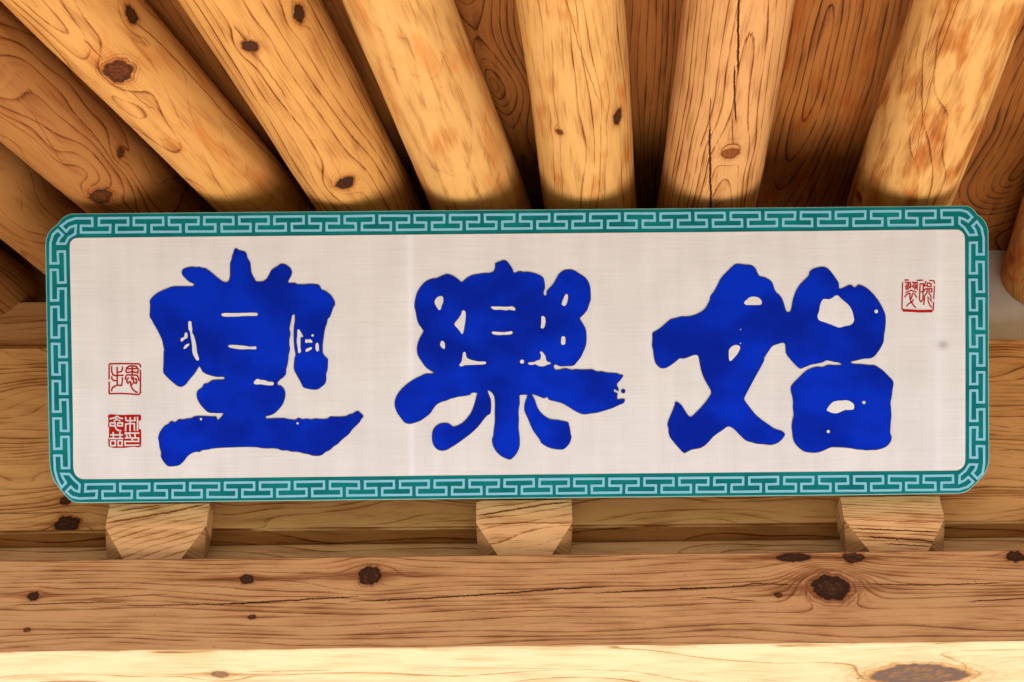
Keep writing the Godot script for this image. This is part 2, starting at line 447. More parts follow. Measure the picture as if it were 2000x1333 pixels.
	want("log_end", {"seed": 377, "light": LIGHT, "mid": MID, "deep": DEEP, "w": 320, "h": 320, "gx": true, "la": 0.22, "lb": 0.22, "radial": 230, "line": 80, "cracks": [[1.2, 200, 480, 500, 300, 520, 60, 560], [0.9, 170, 520, 480, 700, 440, 900, 300]]})
	want("end_grain", {"seed": 394, "light": Color(0.70, 0.50, 0.32), "mid": Color(0.42, 0.25, 0.13), "deep": DEEP, "w": 192, "h": 192, "gx": true, "la": 0.2, "lb": 0.2, "arch": 260, "ah": 0.005, "an": 0.02, "drift": 0.02, "a0": 0.09, "line": 120, "sharp": 2})
	want("panel", {})
	job_list[-1][1] = "panel"
	want("paint", {})
	job_list[-1][1] = "paint"
	want("teal", {})
	job_list[-1][1] = "teal"
	job_done.resize(job_list.size())
	var id := WorkerThreadPool.add_group_task(do_job, job_list.size())
	WorkerThreadPool.wait_for_group_task_completion(id)
	for i in job_list.size():
		var m := StandardMaterial3D.new()
		m.albedo_texture = ImageTexture.create_from_image(job_done[i])
		m.roughness = 0.58
		m.metallic_specular = 0.25
		wood[job_list[i][0]] = m
	wood.panel.roughness = 0.62
	wood.paint.roughness = 0.7
	wood.paint.metallic_specular = 0.15
	wood.teal.roughness = 0.65
	wood.teal.metallic_specular = 0.2
	job_done.clear()

# ------------------------------------------------------------------ setting
func build_setting() -> void:
	var n := FastNoiseLite.new()
	n.seed = 3
	n.frequency = 0.05
	n.fractal_octaves = 5
	var nt := NoiseTexture2D.new()
	nt.width = 512
	nt.height = 512
	nt.seamless = true
	nt.noise = n
	var g := Gradient.new()
	g.set_color(0, Color(0.20, 0.22, 0.13))  # dark so that little light bounces from the unseen ground
	g.set_color(1, Color(0.33, 0.32, 0.22))
	nt.color_ramp = g
	var m := StandardMaterial3D.new()
	m.albedo_texture = nt
	m.uv1_triplanar = true
	m.uv1_world_triplanar = true
	m.uv1_scale = Vector3(0.5, 0.5, 0.5)
	m.roughness = 0.95
	var pm := PlaneMesh.new()
	pm.size = Vector2(300, 300)
	var gr := mesh_node("ground", pm, [m], self)
	gr.position = Vector3(0, 0, 0)
	tag(gr, "unseen grassy ground before the pavilion, darkened to limit bounced light", "ground", "", "structure")
	var st := start()
	box(st, Vector3(-4.0, 0.004, -2.9), Vector3(6.0, 0.16, -0.3))  # added slab out of view, shaped to bounce sunlight upward
	st.generate_normals()
	gr = mesh_node("bounce_terrace", st.commit(), [plain(Color(0.78, 0.775, 0.77), 0.9)], self)
	tag(gr, "unseen pale granite slab added at the foot of the wall to bounce sunlight up under the eaves", "bounce_terrace", "", "structure")

# a timber of rectangular section along x: front, underside, top, back; the edges eased
func timber(x0: float, x1: float, y0: float, y1: float, z0: float, z1: float, sd: int) -> ArrayMesh:
	var n := FastNoiseLite.new()
	n.seed = sd
	n.frequency = 1.0
	var c := 0.004
	# section, z forward: back top, front top, front bottom, back bottom
	var sec := [Vector2(z1 - c, y1), Vector2(z1, y1 - c), Vector2(z1, y0 + c), Vector2(z1 - c, y0), Vector2(z0 + c, y0), Vector2(z0, y0 + c), Vector2(z0, y1 - c), Vector2(z0 + c, y1)]
	var front := start()
	var under := start()
	var rest := start()
	var steps := int((x1 - x0) / 0.05)
	for i in steps:
		var xa := lerpf(x0, x1, float(i) / steps)
		var xb := lerpf(x0, x1, float(i + 1) / steps)
		var ua := pingpong((xa + 1.2) / 2.4, 1.0)
		var ub := pingpong((xb + 1.2) / 2.4, 1.0)
		for k in 8:
			var s: Vector2 = sec[k]
			var e: Vector2 = sec[(k + 1) % 8]
			var p := []
			var t := []
			for cc in [[s, xa, ua], [e, xa, ua], [e, xb, ub], [s, xb, ub]]:
				var q: Vector2 = cc[0]
				var wv := 0.0012 * n.get_noise_2d(cc[1] * 2.0, q.y * 9.0)
				var wz := 0.0012 * n.get_noise_2d(cc[1] * 2.0 + 50.0, q.x * 9.0)
				p.append(Vector3(cc[1], q.y + wv, q.x + wz))
				var v := (y1 - q.y) / (y1 - y0)
				if k == 3 or k == 2: v = (z1 - q.x) / (z1 - z0)
				if k == 2 or k == 4 or k == 0: v = clampf(v, 0.004, 0.996)
				t.append(Vector2(cc[2], v))
			var d: Vector2 = e - s
			var out := Vector3(0, -d.x, d.y) * -1.0
			out = Vector3(0, (s.y + e.y) * 0.5 - (y0 + y1) * 0.5, (s.x + e.x) * 0.5 - (z0 + z1) * 0.5)
			if k == 3: out = Vector3.DOWN
			elif k == 1: out = Vector3.BACK
			elif k == 5: out = Vector3.FORWARD
			elif k == 7: out = Vector3.UP
			quad(front if k == 1 or k == 0 else (under if k == 3 or k == 2 else rest), p, t, out)
	for xx in [x0, x1]:
		for k in range(1, 7):
			tri(rest, [Vector3(xx, sec[0].y, sec[0].x), Vector3(xx, sec[k].y, sec[k].x), Vector3(xx, sec[k + 1].y, sec[k + 1].x)], [Vector2(0.1, 0.1), Vector2(0.12, 0.1), Vector2(0.12, 0.4)], Vector3(signf(xx), 0, 0))
	var am := ArrayMesh.new()
	for st in [front, under, rest]:
		st.generate_normals()
		st.commit(am)
	return am

func build_frame() -> void:
	var o := mesh_node("lintel_beam", timber(-2.9, 2.9, 2.577, 2.7578, -2.45, -2.0974, 4), [wood.lintel, wood.lintel_under, wood.infill], self)
	tag(o, "thick squared pine beam along the bottom, knotty and cracked, under the three bearing blocks", "beam")
	o = mesh_node("wall_plate", timber(-2.9, 2.9, 2.8437, 3.2775, -2.40, -2.1524, 8), [wood.plate, wood.infill, wood.infill], self)
	tag(o, "tall pine beam directly behind the signboard, resting on the bearing blocks", "beam")
	o = mesh_node("infill_board", timber(-2.9, 2.9, 2.7585, 2.8430, -2.30, -2.2030, 9), [wood.infill, wood.infill, wood.infill], self)
	tag(o, "narrow recessed pine board in the gap just above the knotty bottom beam", "board")
	o = mesh_node("filler_timber", timber(-2.9, -0.72, 3.2800, 3.412, -2.36, -2.167, 10), [wood.filler, wood.infill, wood.infill], self)
	tag(o, "dark pine filler timber at far left, between the rafter ends and the beam below", "beam")
	# lime plaster closing the wall above the beam, and the wall below
	var n := FastNoiseLite.new()
	n.seed = 19
	n.frequency = 0.02
	n.fractal_octaves = 5
	var nt := NoiseTexture2D.new()
	nt.width = 256
	nt.height = 256
	nt.noise = n
	nt.seamless = true
	var g := Gradient.new()
	g.set_color(0, Color(0.86, 0.83, 0.80))
	g.set_color(1, Color(0.93, 0.91, 0.89))
	nt.color_ramp = g
	var m := StandardMaterial3D.new()
	m.albedo_texture = nt
	m.uv1_triplanar = true
	m.uv1_world_triplanar = true
	m.uv1_scale = Vector3(2, 2, 2)
	m.roughness = 0.95
	var st := start()
	box(st, Vector3(-0.72, 3.2785, -2.42), Vector3(2.9, 3.75, -2.20))
	st.generate_normals()
	o = mesh_node("eaves_plaster", st.commit(), [m], self)
	tag(o, "white lime plaster above the beam, seen right of the signboard between rafters", "wall")
	st = start()
	box(st, Vector3(-2.9, 3.2785, -2.42), Vector3(-0.722, 3.75, -2.20))
	st.generate_normals()
	o = mesh_node("gap_board", st.commit(), [plain(Color(0.46, 0.30, 0.16), 0.8, 0.2)], self)
	tag(o, "dark board closing the gaps between rafter ends at the far left", "board")
	st = start()
	box(st, Vector3(-2.9, 0.161, -2.44), Vector3(2.9, 2.576, -2.36))
	st.generate_normals()
	o = mesh_node("plaster_wall", st.commit(), [m], self)
	tag(o, "white plastered wall of the pavilion below the bottom beam", "wall")
	# bearing blocks: a box above, a tapered foot below
	bearing_block(-0.6312, 0.182, "block_left", "pale bearing block under the left end of the signboard, grain slanting across its face")
	bearing_block(0.0359, 0.1745, "block_mid", "bearing block under the middle of the signboard, with one dark grain line across its top")
	bearing_block(0.708, 0.183, "block_right", "bearing block under the right end of the signboard, close straight grain and reddish streaks")

func box(st: SurfaceTool, a: Vector3, b: Vector3) -> void:
	var c := (a + b) * 0.5
	for ax in 3:
		for s in [0, 1]:
			var n := Vector3.ZERO
			n[ax] = -1.0 if s == 0 else 1.0
			var u := (ax + 1) % 3
			var v := (ax + 2) % 3
			var p := []
			var t := []
			for k in [[0, 0], [1, 0], [1, 1], [0, 1]]:
				var q := Vector3.ZERO
				q[ax] = a[ax] if s == 0 else b[ax]
				q[u] = a[u] if k[0] == 0 else b[u]
				q[v] = a[v] if k[1] == 0 else b[v]
				p.append(q)
				t.append(Vector2(q[u], q[v]))
			quad(st, p, t, n)

func bearing_block(x: float, wd: float, mat: String, label: String) -> void:
	var zf := -2.1024
	var zb := -2.1516
	var hw := wd * 0.5
	var ins := 0.043
	var st := start()
	var cut := start()
	var uv := func(p: Vector3) -> Vector2: return Vector2(0.5 + p.x / 0.30, (0.1128 - p.y) / 0.1128 * 0.55 + 0.02)
	var side_uv := func(p: Vector3) -> Vector2: return Vector2(0.1 + (zf - p.z) / 0.30 + p.y * 0.6, 0.62 + absf(absf(p.x) - hw) * 3.0 + (zf - p.z) * 3.0)
	var top := 0.1128
	var waist := 0.0652
	# front: an upright face above, a face leaning back below; the lower corners cut away
	var a := [Vector3(-hw, top, zf), Vector3(hw, top, zf), Vector3(hw, waist, zf), Vector3(-hw, waist, zf)]
	quad(st, a, a.map(uv), Vector3.BACK)
	var l := [Vector3(-hw, waist, zf), Vector3(hw, waist, zf), Vector3(hw - ins, 0, zf - 0.014), Vector3(-hw + ins, 0, zf - 0.014)]
	quad(st, l, l.map(uv), Vector3(0, -0.2, 1))
	for s in [-1.0, 1.0]:
		var u := [Vector3(s * hw, top, zf), Vector3(s * hw, waist, zf), Vector3(s * hw, waist, zb), Vector3(s * hw, top, zb)]
		quad(st, u, u.map(side_uv), Vector3(s, 0, 0))
		var d := [Vector3(s * hw, waist, zf), Vector3(s * (hw - ins), 0, zf - 0.014), Vector3(s * (hw - 0.004), 0, zb), Vector3(s * hw, waist, zb)]
		quad(cut, d, d.map(side_uv), Vector3(s, -0.3, 0.4))
	var e := [Vector3(-hw, top, zf), Vector3(hw, top, zf), Vector3(hw, top, zb), Vector3(-hw, top, zb)]
	quad(st, e, e.map(uv), Vector3.UP)
	var f := [Vector3(-hw + ins, 0, zf - 0.014), Vector3(hw - ins, 0, zf - 0.014), Vector3(hw - 0.004, 0, zb), Vector3(-hw + 0.004, 0, zb)]
	quad(st, f, f.map(uv), Vector3.DOWN)
	var g := [Vector3(-hw, top, zb), Vector3(hw, top, zb), Vector3(hw - 0.004, 0, zb), Vector3(-hw + 0.004, 0, zb)]
	quad(st, g, g.map(uv), Vector3.FORWARD)
	st.set_smooth_group(-1)
	var am := flat(st)
	cut.generate_normals()
	cut.commit(am)
	var o := mesh_node("bearing_block", am, [wood[mat], wood.end_grain], self)
	o.position = Vector3(x, 2.7588, 0)
	tag(o, label, "block", "bearing blocks under the signboard")

func flat(st: SurfaceTool) -> ArrayMesh:
	var arr := st.commit_to_arrays()
	var v: PackedVector3Array = arr[Mesh.ARRAY_VERTEX]
	var t: PackedVector2Array = arr[Mesh.ARRAY_TEX_UV]
	var n := start()
	n.set_smooth_group(-1)
	for i in v.size():
		n.set_smooth_group(-1)
		n.set_uv(t[i])
		n.add_vertex(v[i])
	n.generate_normals()
	return n.commit()

# ------------------------------------------------------------------ rafters and the planks above them
func log_mesh(a: Vector3, b: Vector3, r0: float, r1: float, sd: int) -> ArrayMesh:
	var n := FastNoiseLite.new()
	n.seed = sd
	n.frequency = 1.0
	var dir := (b - a).normalized()
	var down := (Vector3.DOWN - dir * Vector3.DOWN.dot(dir)).normalized()
	var side := dir.cross(down).normalized()
	if side.x < 0.0: side = -side
	var st := start()
	smooth = 0
	var rows := 48
	var cols := 40
	var grid := []
	for i in rows + 1:
		var v := float(i) / rows
		var row := []
		for j in cols + 1:
			var ph := lerpf(-PI, PI, float(j) / cols)
			var r := lerpf(r0, r1, v) + 0.0030 * n.get_noise_3d(v * 3.0, cos(ph) * 0.9, sin(ph) * 0.9) + 0.0011 * n.get_noise_3d(v * 6.0, cos(ph) * 3.2, sin(ph) * 3.2)
			var bow := side * 0.006 * n.get_noise_2d(v * 1.3, 90.0)
			var deg := rad_to_deg(ph)
			var u := 0.5 + 0.45 * deg / 115.0 if absf(deg) <= 115.0 else 0.5 + signf(deg) * (0.45 + 0.05 * (absf(deg) - 115.0) / 65.0)
			row.append([a.lerp(b, v) + bow + (down * cos(ph) + side * sin(ph)) * r - a, Vector2(u, v), down * cos(ph) + side * sin(ph)])
		grid.append(row)
	for i in rows:
		for j in cols:
			var q := [grid[i][j], grid[i][j + 1], grid[i + 1][j + 1], grid[i + 1][j]]
			quad(st, [q[0][0], q[1][0], q[2][0], q[3][0]], [q[0][1], q[1][1], q[2][1], q[3][1]], q[0][2] + q[2][2])
	st.generate_normals()
	var am: ArrayMesh = st.commit()
	smooth = -1
	# sawn ends
	var ends := start()
	for e in [0, rows]:
		for j in cols:
			var cen := Vector3.ZERO if e == 0 else b - a
			var around := func(p: Vector3) -> Vector2: return Vector2(0.5 + (p - cen).dot(side) / 0.22, 0.5 + (p - cen).dot(down) / 0.22)
			tri(ends, [cen, grid[e][j][0], grid[e][j + 1][0]], [Vector2(0.5, 0.5), around.call(grid[e][j][0]), around.call(grid[e][j + 1][0])], -dir if e == 0 else dir)
	ends.generate_normals()
	ends.commit(am)
	return am

func build_eaves() -> void:
	var group := "round pine rafters under the eaves"
	rafter("Y", Vector3(-1.7800, 3.1668, -0.7500), Vector3(-1.2900, 3.5281, -2.4500), 0.0780, 0.0840, 31, "plain rafter farther along the eaves to the left, beyond the filler timber", group)
	rafter("W", Vector3(-1.4900, 3.1448, -0.7500), Vector3(-1.0300, 3.5061, -2.4500), 0.0840, 0.0900, 32, "lowest rafter at the far left, shade painted into its colour, ringed grain, left of the signboard", group)
	rafter("Y", Vector3(-1.2541, 3.1668, -0.7500), Vector3(-0.7490, 3.5281, -2.4500), 0.0780, 0.0840, 33, "knotless rafter with shade put into its colour at the left frame edge, just above the signboard left corner", group)
	rafter("Z", Vector3(-1.0795, 3.1668, -0.7500), Vector3(-0.4850, 3.5281, -2.4500), 0.0927, 0.0842, 34, "wavy-grained rafter, colour darkened for shade, with a large knot just above the signboard top left corner", group)
	rafter("A", Vector3(-0.8285, 3.1668, -0.7500), Vector3(-0.2739, 3.5281, -2.4500), 0.0876, 0.0680, 35, "rafter with a big round brown knot and a long slanting crack", group)
	rafter("B", Vector3(-0.5010, 3.1668, -0.7500), Vector3(-0.1330, 3.5281, -2.4500), 0.0979, 0.0907, 36, "rafter with three small dark knots beside the smooth stained one", group)
	rafter("C", Vector3(-0.2654, 3.1668, -0.7500), Vector3(0.0728, 3.5281, -2.4500), 0.0680, 0.1042, 37, "smooth pale knotless rafter with soft orange stains and fine black specks", group)
	rafter("D", Vector3(0.0511, 3.1668, -0.7500), Vector3(0.2365, 3.5281, -2.4500), 0.0779, 0.0956, 38, "upright rafter with one narrow dark oval knot at its right edge, above the middle character", group)
	rafter("E", Vector3(0.3369, 3.1668, -0.7500), Vector3(0.4338, 3.5281, -2.4500), 0.0754, 0.1050, 39, "close-grained rafter split by a wide black lengthwise crack", group)
	rafter("F", Vector3(0.6822, 3.1668, -0.7500), Vector3(0.8277, 3.5281, -2.4500), 0.0766, 0.1050, 40, "rafter blotched with orange resin stains, leaning right, above the right end of the signboard", group)
	rafter("G", Vector3(0.8904, 3.1668, -0.7500), Vector3(1.2249, 3.5281, -2.4500), 0.0800, 0.0880, 41, "rafter end against white plaster at the far right of the signboard", group)
	rafter("D", Vector3(1.1500, 3.1668, -0.7500), Vector3(1.4500, 3.5281, -2.4500), 0.0820, 0.0880, 42, "plain rafter farther along the eaves to the right, next past the plaster gap", group)
	rafter("A", Vector3(1.4000, 3.1668, -0.7500), Vector3(1.7200, 3.5281, -2.4500), 0.0800, 0.0860, 43, "plain rafter farther along the eaves to the right, second past the plaster gap", group)
	# ceiling planks, one to each bay, lying on the rafters
	var ceil := Node3D.new()
	ceil.name = "plank_ceiling"
	add_child(ceil)
	tag(ceil, "pine ceiling planks above the rafters, seen as grained strips in the gaps, darkened in colour for shade", "ceiling")
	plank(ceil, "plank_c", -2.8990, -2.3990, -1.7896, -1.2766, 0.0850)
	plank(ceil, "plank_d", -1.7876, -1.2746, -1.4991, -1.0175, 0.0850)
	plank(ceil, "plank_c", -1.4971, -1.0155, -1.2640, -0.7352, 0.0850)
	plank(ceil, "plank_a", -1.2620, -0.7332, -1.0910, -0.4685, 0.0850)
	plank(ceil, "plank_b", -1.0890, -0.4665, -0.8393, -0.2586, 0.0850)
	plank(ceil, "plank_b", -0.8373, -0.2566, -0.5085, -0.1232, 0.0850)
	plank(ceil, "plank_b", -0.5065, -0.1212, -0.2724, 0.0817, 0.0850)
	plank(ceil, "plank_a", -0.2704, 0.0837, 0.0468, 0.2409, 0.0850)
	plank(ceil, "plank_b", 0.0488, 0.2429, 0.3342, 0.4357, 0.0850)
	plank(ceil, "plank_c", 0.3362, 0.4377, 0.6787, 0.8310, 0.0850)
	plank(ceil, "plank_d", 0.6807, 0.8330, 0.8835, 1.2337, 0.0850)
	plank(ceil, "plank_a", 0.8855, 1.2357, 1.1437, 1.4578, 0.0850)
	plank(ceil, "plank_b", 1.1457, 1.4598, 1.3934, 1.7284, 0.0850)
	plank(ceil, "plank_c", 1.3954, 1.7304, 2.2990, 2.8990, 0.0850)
	# the roof's earth and tile layer above, which keeps the sun out
	var st := start()
	var up := Vector3(0, cos(deg_to_rad(12.0)), sin(deg_to_rad(12.0)))
	var p := []
	for k in [[-3.0, -0.72], [3.0, -0.72], [3.0, -3.4], [-3.0, -3.4]]:
		p.append(Vector3(k[0], 3.475 - (k[1] + 2.2) * tan(deg_to_rad(12.0)), k[1]) + up * 0.122)
	slab(st, p, up * 0.16)
	st.generate_normals()
	var o := mesh_node("roof", st.commit(), [plain(Color(0.30, 0.29, 0.28), 0.9)], self)
	tag(o, "roof covering above the ceiling planks", "roof")

func slab(st: SurfaceTool, p: Array, up: Vector3) -> void:
	var t := [Vector2(0, 0), Vector2(1, 0), Vector2(1, 1), Vector2(0, 1)]
	quad(st, p, t, -up)
	quad(st, [p[0] + up, p[1] + up, p[2] + up, p[3] + up], t, up)
	var c: Vector3 = (p[0] + p[1] + p[2] + p[3]) * 0.25
	for i in 4:
		var a: Vector3 = p[i]
		var b: Vector3 = p[(i + 1) % 4]
		quad(st, [a, b, b + up, a + up], t, (a + b) * 0.5 - c)

func plank(parent: Node, mat: String, xa0: float, xa1: float, xb0: float, xb1: float, gap: float) -> void:
	var sl := tan(deg_to_rad(12.0))
	var up := Vector3(0, cos(deg_to_rad(12.0)), sin(deg_to_rad(12.0)))
	var p := []
	for k in [[xa0, -0.72], [xb0, -0.72], [xb1, -2.5], [xa1, -2.5]]:
		p.append(Vector3(k[0], 3.475 - (k[1] + 2.2) * sl, k[1]) + up * gap)
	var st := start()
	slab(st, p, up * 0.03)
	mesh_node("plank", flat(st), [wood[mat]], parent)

func rafter(mat: String, a: Vector3, b: Vector3, r0: float, r1: float, sd: int, label: String, group: String) -> void:
	var o := mesh_node("rafter", log_mesh(a, b, r0, r1, sd), [wood[mat], wood.log_end], self)
	o.position = a
	tag(o, label, "rafter", group)

# ------------------------------------------------------------------ the name board
const PANEL_LO := Vector2(-0.8015, -0.2195)
const PANEL_HI := Vector2(0.8135, 0.2165)

func board_uv(p: Vector2) -> Vector2:
	return Vector2((p.x - PANEL_LO.x) / (PANEL_HI.x - PANEL_LO.x), (PANEL_HI.y - p.y) / (PANEL_HI.y - PANEL_LO.y))

func fill(st: SurfaceTool, p: PackedVector2Array, z: float) -> void:
	var idx := Geometry2D.triangulate_polygon(p)
	for i in range(0, idx.size(), 3):
		var v := []
		var t := []
		for k in 3:
			var q := p[idx[i + k]]
			v.append(Vector3(q.x, q.y, z))
			t.append(board_uv(q))
		tri(st, v, t, Vector3.BACK)

func rim(st: SurfaceTool, p: PackedVector2Array, z0: float, z1: float, inward := 0.0) -> void:
	# a side wall from z0 up to z1 round a closed outline
	var cw := Geometry2D.is_polygon_clockwise(p)
	for i in p.size():
		var a := p[i]
		var b := p[(i + 1) % p.size()]
		var nn := Vector2(b.y - a.y, a.x - b.x).normalized() * (-1.0 if cw else 1.0)
		quad(st, [Vector3(a.x, a.y, z0), Vector3(b.x, b.y, z0), Vector3(b.x, b.y, z1), Vector3(a.x, a.y, z1)], [board_uv(a), board_uv(b), board_uv(b), board_uv(a)], Vector3(nn.x, nn.y, 0))

func stroke(st: SurfaceTool, p: PackedVector2Array, wd: float, z: float, closed := false) -> void:
	var n := p.size()
	var l := PackedVector2Array()
	var r := PackedVector2Array()
	for i in n:
		var prev := p[(i - 1 + n) % n] if closed or i > 0 else p[i]
		var next := p[(i + 1) % n] if closed or i < n - 1 else p[i]
		var d0 := (p[i] - prev).normalized()
		var d1 := (next - p[i]).normalized()
		if d0 == Vector2.ZERO: d0 = d1
		if d1 == Vector2.ZERO: d1 = d0
		var n0 := Vector2(-d0.y, d0.x)
		var n1 := Vector2(-d1.y, d1.x)
		var m := (n0 + n1).normalized()
		if m == Vector2.ZERO: m = n0
		var k := minf(1.0 / maxf(m.dot(n0), 0.35), 2.0) * wd * 0.5
		l.append(p[i] + m * k)
		r.append(p[i] - m * k)
	for i in (n if closed else n - 1):
		var j := (i + 1) % n
		quad(st, [Vector3(l[i].x, l[i].y, z), Vector3(l[j].x, l[j].y, z), Vector3(r[j].x, r[j].y, z), Vector3(r[i].x, r[i].y, z)], [board_uv(l[i]), board_uv(l[j]), board_uv(r[j]), board_uv(r[i])], Vector3.BACK)

func soften(p: PackedVector2Array) -> PackedVector2Array:
	var o := PackedVector2Array()
	var n := p.size()
	for i in n:
		o.append(p[i].lerp(p[(i + 1) % n], 0.22))
		o.append(p[i].lerp(p[(i + 1) % n], 0.78))
	return o

func build_board() -> void:
	var root := Node3D.new()
	root.name = "signboard"
	root.transform = Transform3D(Basis(Vector3(1, 0, 0), Vector3(0, 0.766044, 0.642788), Vector3(0, -0.642788, 0.766044)), Vector3(0.02552, 3.05894, -1.90565))
	add_child(root)
	tag(root, "long white signboard with teal border and three large blue characters, tilted out under rafters", "signboard")
	# body: a 32 mm board with an eased pale edge, painted teal in front
	var ol: PackedVector2Array = soften(board_outline())
	var inner := Geometry2D.offset_polygon(ol, -0.0016, Geometry2D.JOIN_ROUND)[0]
	var st := start()
	fill(st, inner, 0.0)
	st.generate_normals()
	var am: ArrayMesh = st.commit()
	st = start()
	rim(st, ol, -0.032, -0.0012)
	rim(st, inner, -0.0013, 0.0)
	fill(st, ol, -0.0012)
	st.generate_normals()
	st.commit(am)
	st = start()
	fill(st, ol, -0.032)
	st.generate_normals()
	st.commit(am)
	mesh_node("border", am, [wood.teal, plain(Color(0.50, 0.68, 0.66), 0.6), wood.infill], root)
	# the key pattern, one unbroken light blue line
	st = start()
	var hand := FastNoiseLite.new()
	hand.seed = 77
	hand.frequency = 30.0
	var key: PackedVector2Array = meander_line()
	for i in key.size():
		key[i] += Vector2(hand.get_noise_2d(key[i].x, key[i].y), hand.get_noise_2d(key[i].x + 9.0, key[i].y)) * 0.0009
	stroke(st, key, 0.0044, 0.0006, true)
	st.generate_normals()
	mesh_node("key_pattern", st.commit(), [plain(Color(0.43, 0.66, 0.76), 0.65)], root)
	# the white ground
	var pl: PackedVector2Array = soften(panel_outline())
	st = start()
	fill(st, pl, 0.0012)
	rim(st, pl, 0.0, 0.0012)
	st.generate_normals()
	mesh_node("panel", st.commit(), [wood.panel], root)
	# three raised characters with recess shading painted in as dark edge strips
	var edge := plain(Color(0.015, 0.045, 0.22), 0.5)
	for g in [glyph_hall(), glyph_joy(), glyph_begin()]:
		var face := start()
		var rest := start()
		var ground := start()
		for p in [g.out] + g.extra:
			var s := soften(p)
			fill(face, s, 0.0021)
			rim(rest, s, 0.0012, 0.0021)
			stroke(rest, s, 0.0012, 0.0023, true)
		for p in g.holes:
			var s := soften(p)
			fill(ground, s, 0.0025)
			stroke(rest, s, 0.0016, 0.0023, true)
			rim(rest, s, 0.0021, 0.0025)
		var gm := ArrayMesh.new()
		for q in [face, rest, ground]:
			q.generate_normals()
			q.commit(gm)
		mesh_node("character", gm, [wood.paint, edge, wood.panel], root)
	# red seals
	var red := plain(Color(0.60, 0.075, 0.06), 0.7, 0.2)
	st = start()
	for l in seal_one(): stroke(st, l, 0.0027, 0.0018)
	st.generate_normals()
	mesh_node("seal", st.commit(), [red], root)
	st = start()
	fill(st, seal_ground(), 0.0018)
	st.generate_normals()
	am = st.commit()
	st = start()
	for l in seal_two(): stroke(st, l, 0.0025, 0.0024)
	st.generate_normals()
	st.commit(am)
	mesh_node("seal", am, [red, wood.panel], root)
	st = start()
	for l in seal_three(): stroke(st, l, 0.0023, 0.0018)
	stroke(st, seal_base(), 0.0048, 0.0018)
	st.generate_normals()
	mesh_node("seal", st.commit(), [red], root)

# ------------------------------------------------------------------ lettering and marks, tenths of a millimetre on the board
func board_outline(): return ints([-7919,2596, -7988,2593, -8057,2570, -8126,2529, -8175,2482, -8211,2434, -8246,2397, -8294,2366, -8344,2318, -8386,2270, -8414,2216, -8436,2154, -8452,2072, -8454,1989, -8464,-457, -8462,-1474, -8463,-1863, -8448,-2017, -8416,-2142, -8356,-2268, -8296,-2352, -8228,-2429, -8175,-2507, -8114,-2563, -8052,-2603, -7983,-2620, -7900,-2624, -5667,-2624, -116,-2619, 5453,-2623, 7974,-2614, 8058,-2605, 8142,-2578, 8211,-2530, 8281,-2461, 8337,-2408, 8392,-2357, 8455,-2280, 8510,-2183, 8542,-2072, 8552,-1974, 8551,-1862, 8539,-616, 8523,2018, 8523,2115, 8513,2198, 8487,2267, 8453,2329, 8404,2385, 8348,2420, 8307,2462, 8272,2517, 8223,2559, 8167,2590, 8112,2604, 4535,2598, -69,2599, -4661,2596])
func panel_outline(): return ints([-7859,2160, -7914,2152, -7963,2122, -7998,2082, -8010,2027, -8012,1930, -8013,0, -8016,-1293, -8028,-1951, -8020,-2035, -7994,-2105, -7946,-2154, -7891,-2182, -7822,-2190, -5659,-2192, -112,-2182, 5453,-2181, 7917,-2187, 7980,-2182, 8036,-2150, 8084,-2102, 8105,-2039, 8109,-1969, 8106,-149, 8089,1994, 8083,2049, 8065,2098, 8030,2140, 7982,2166, 7919,2175, 4534,2167, -73,2168, -4668,2163])
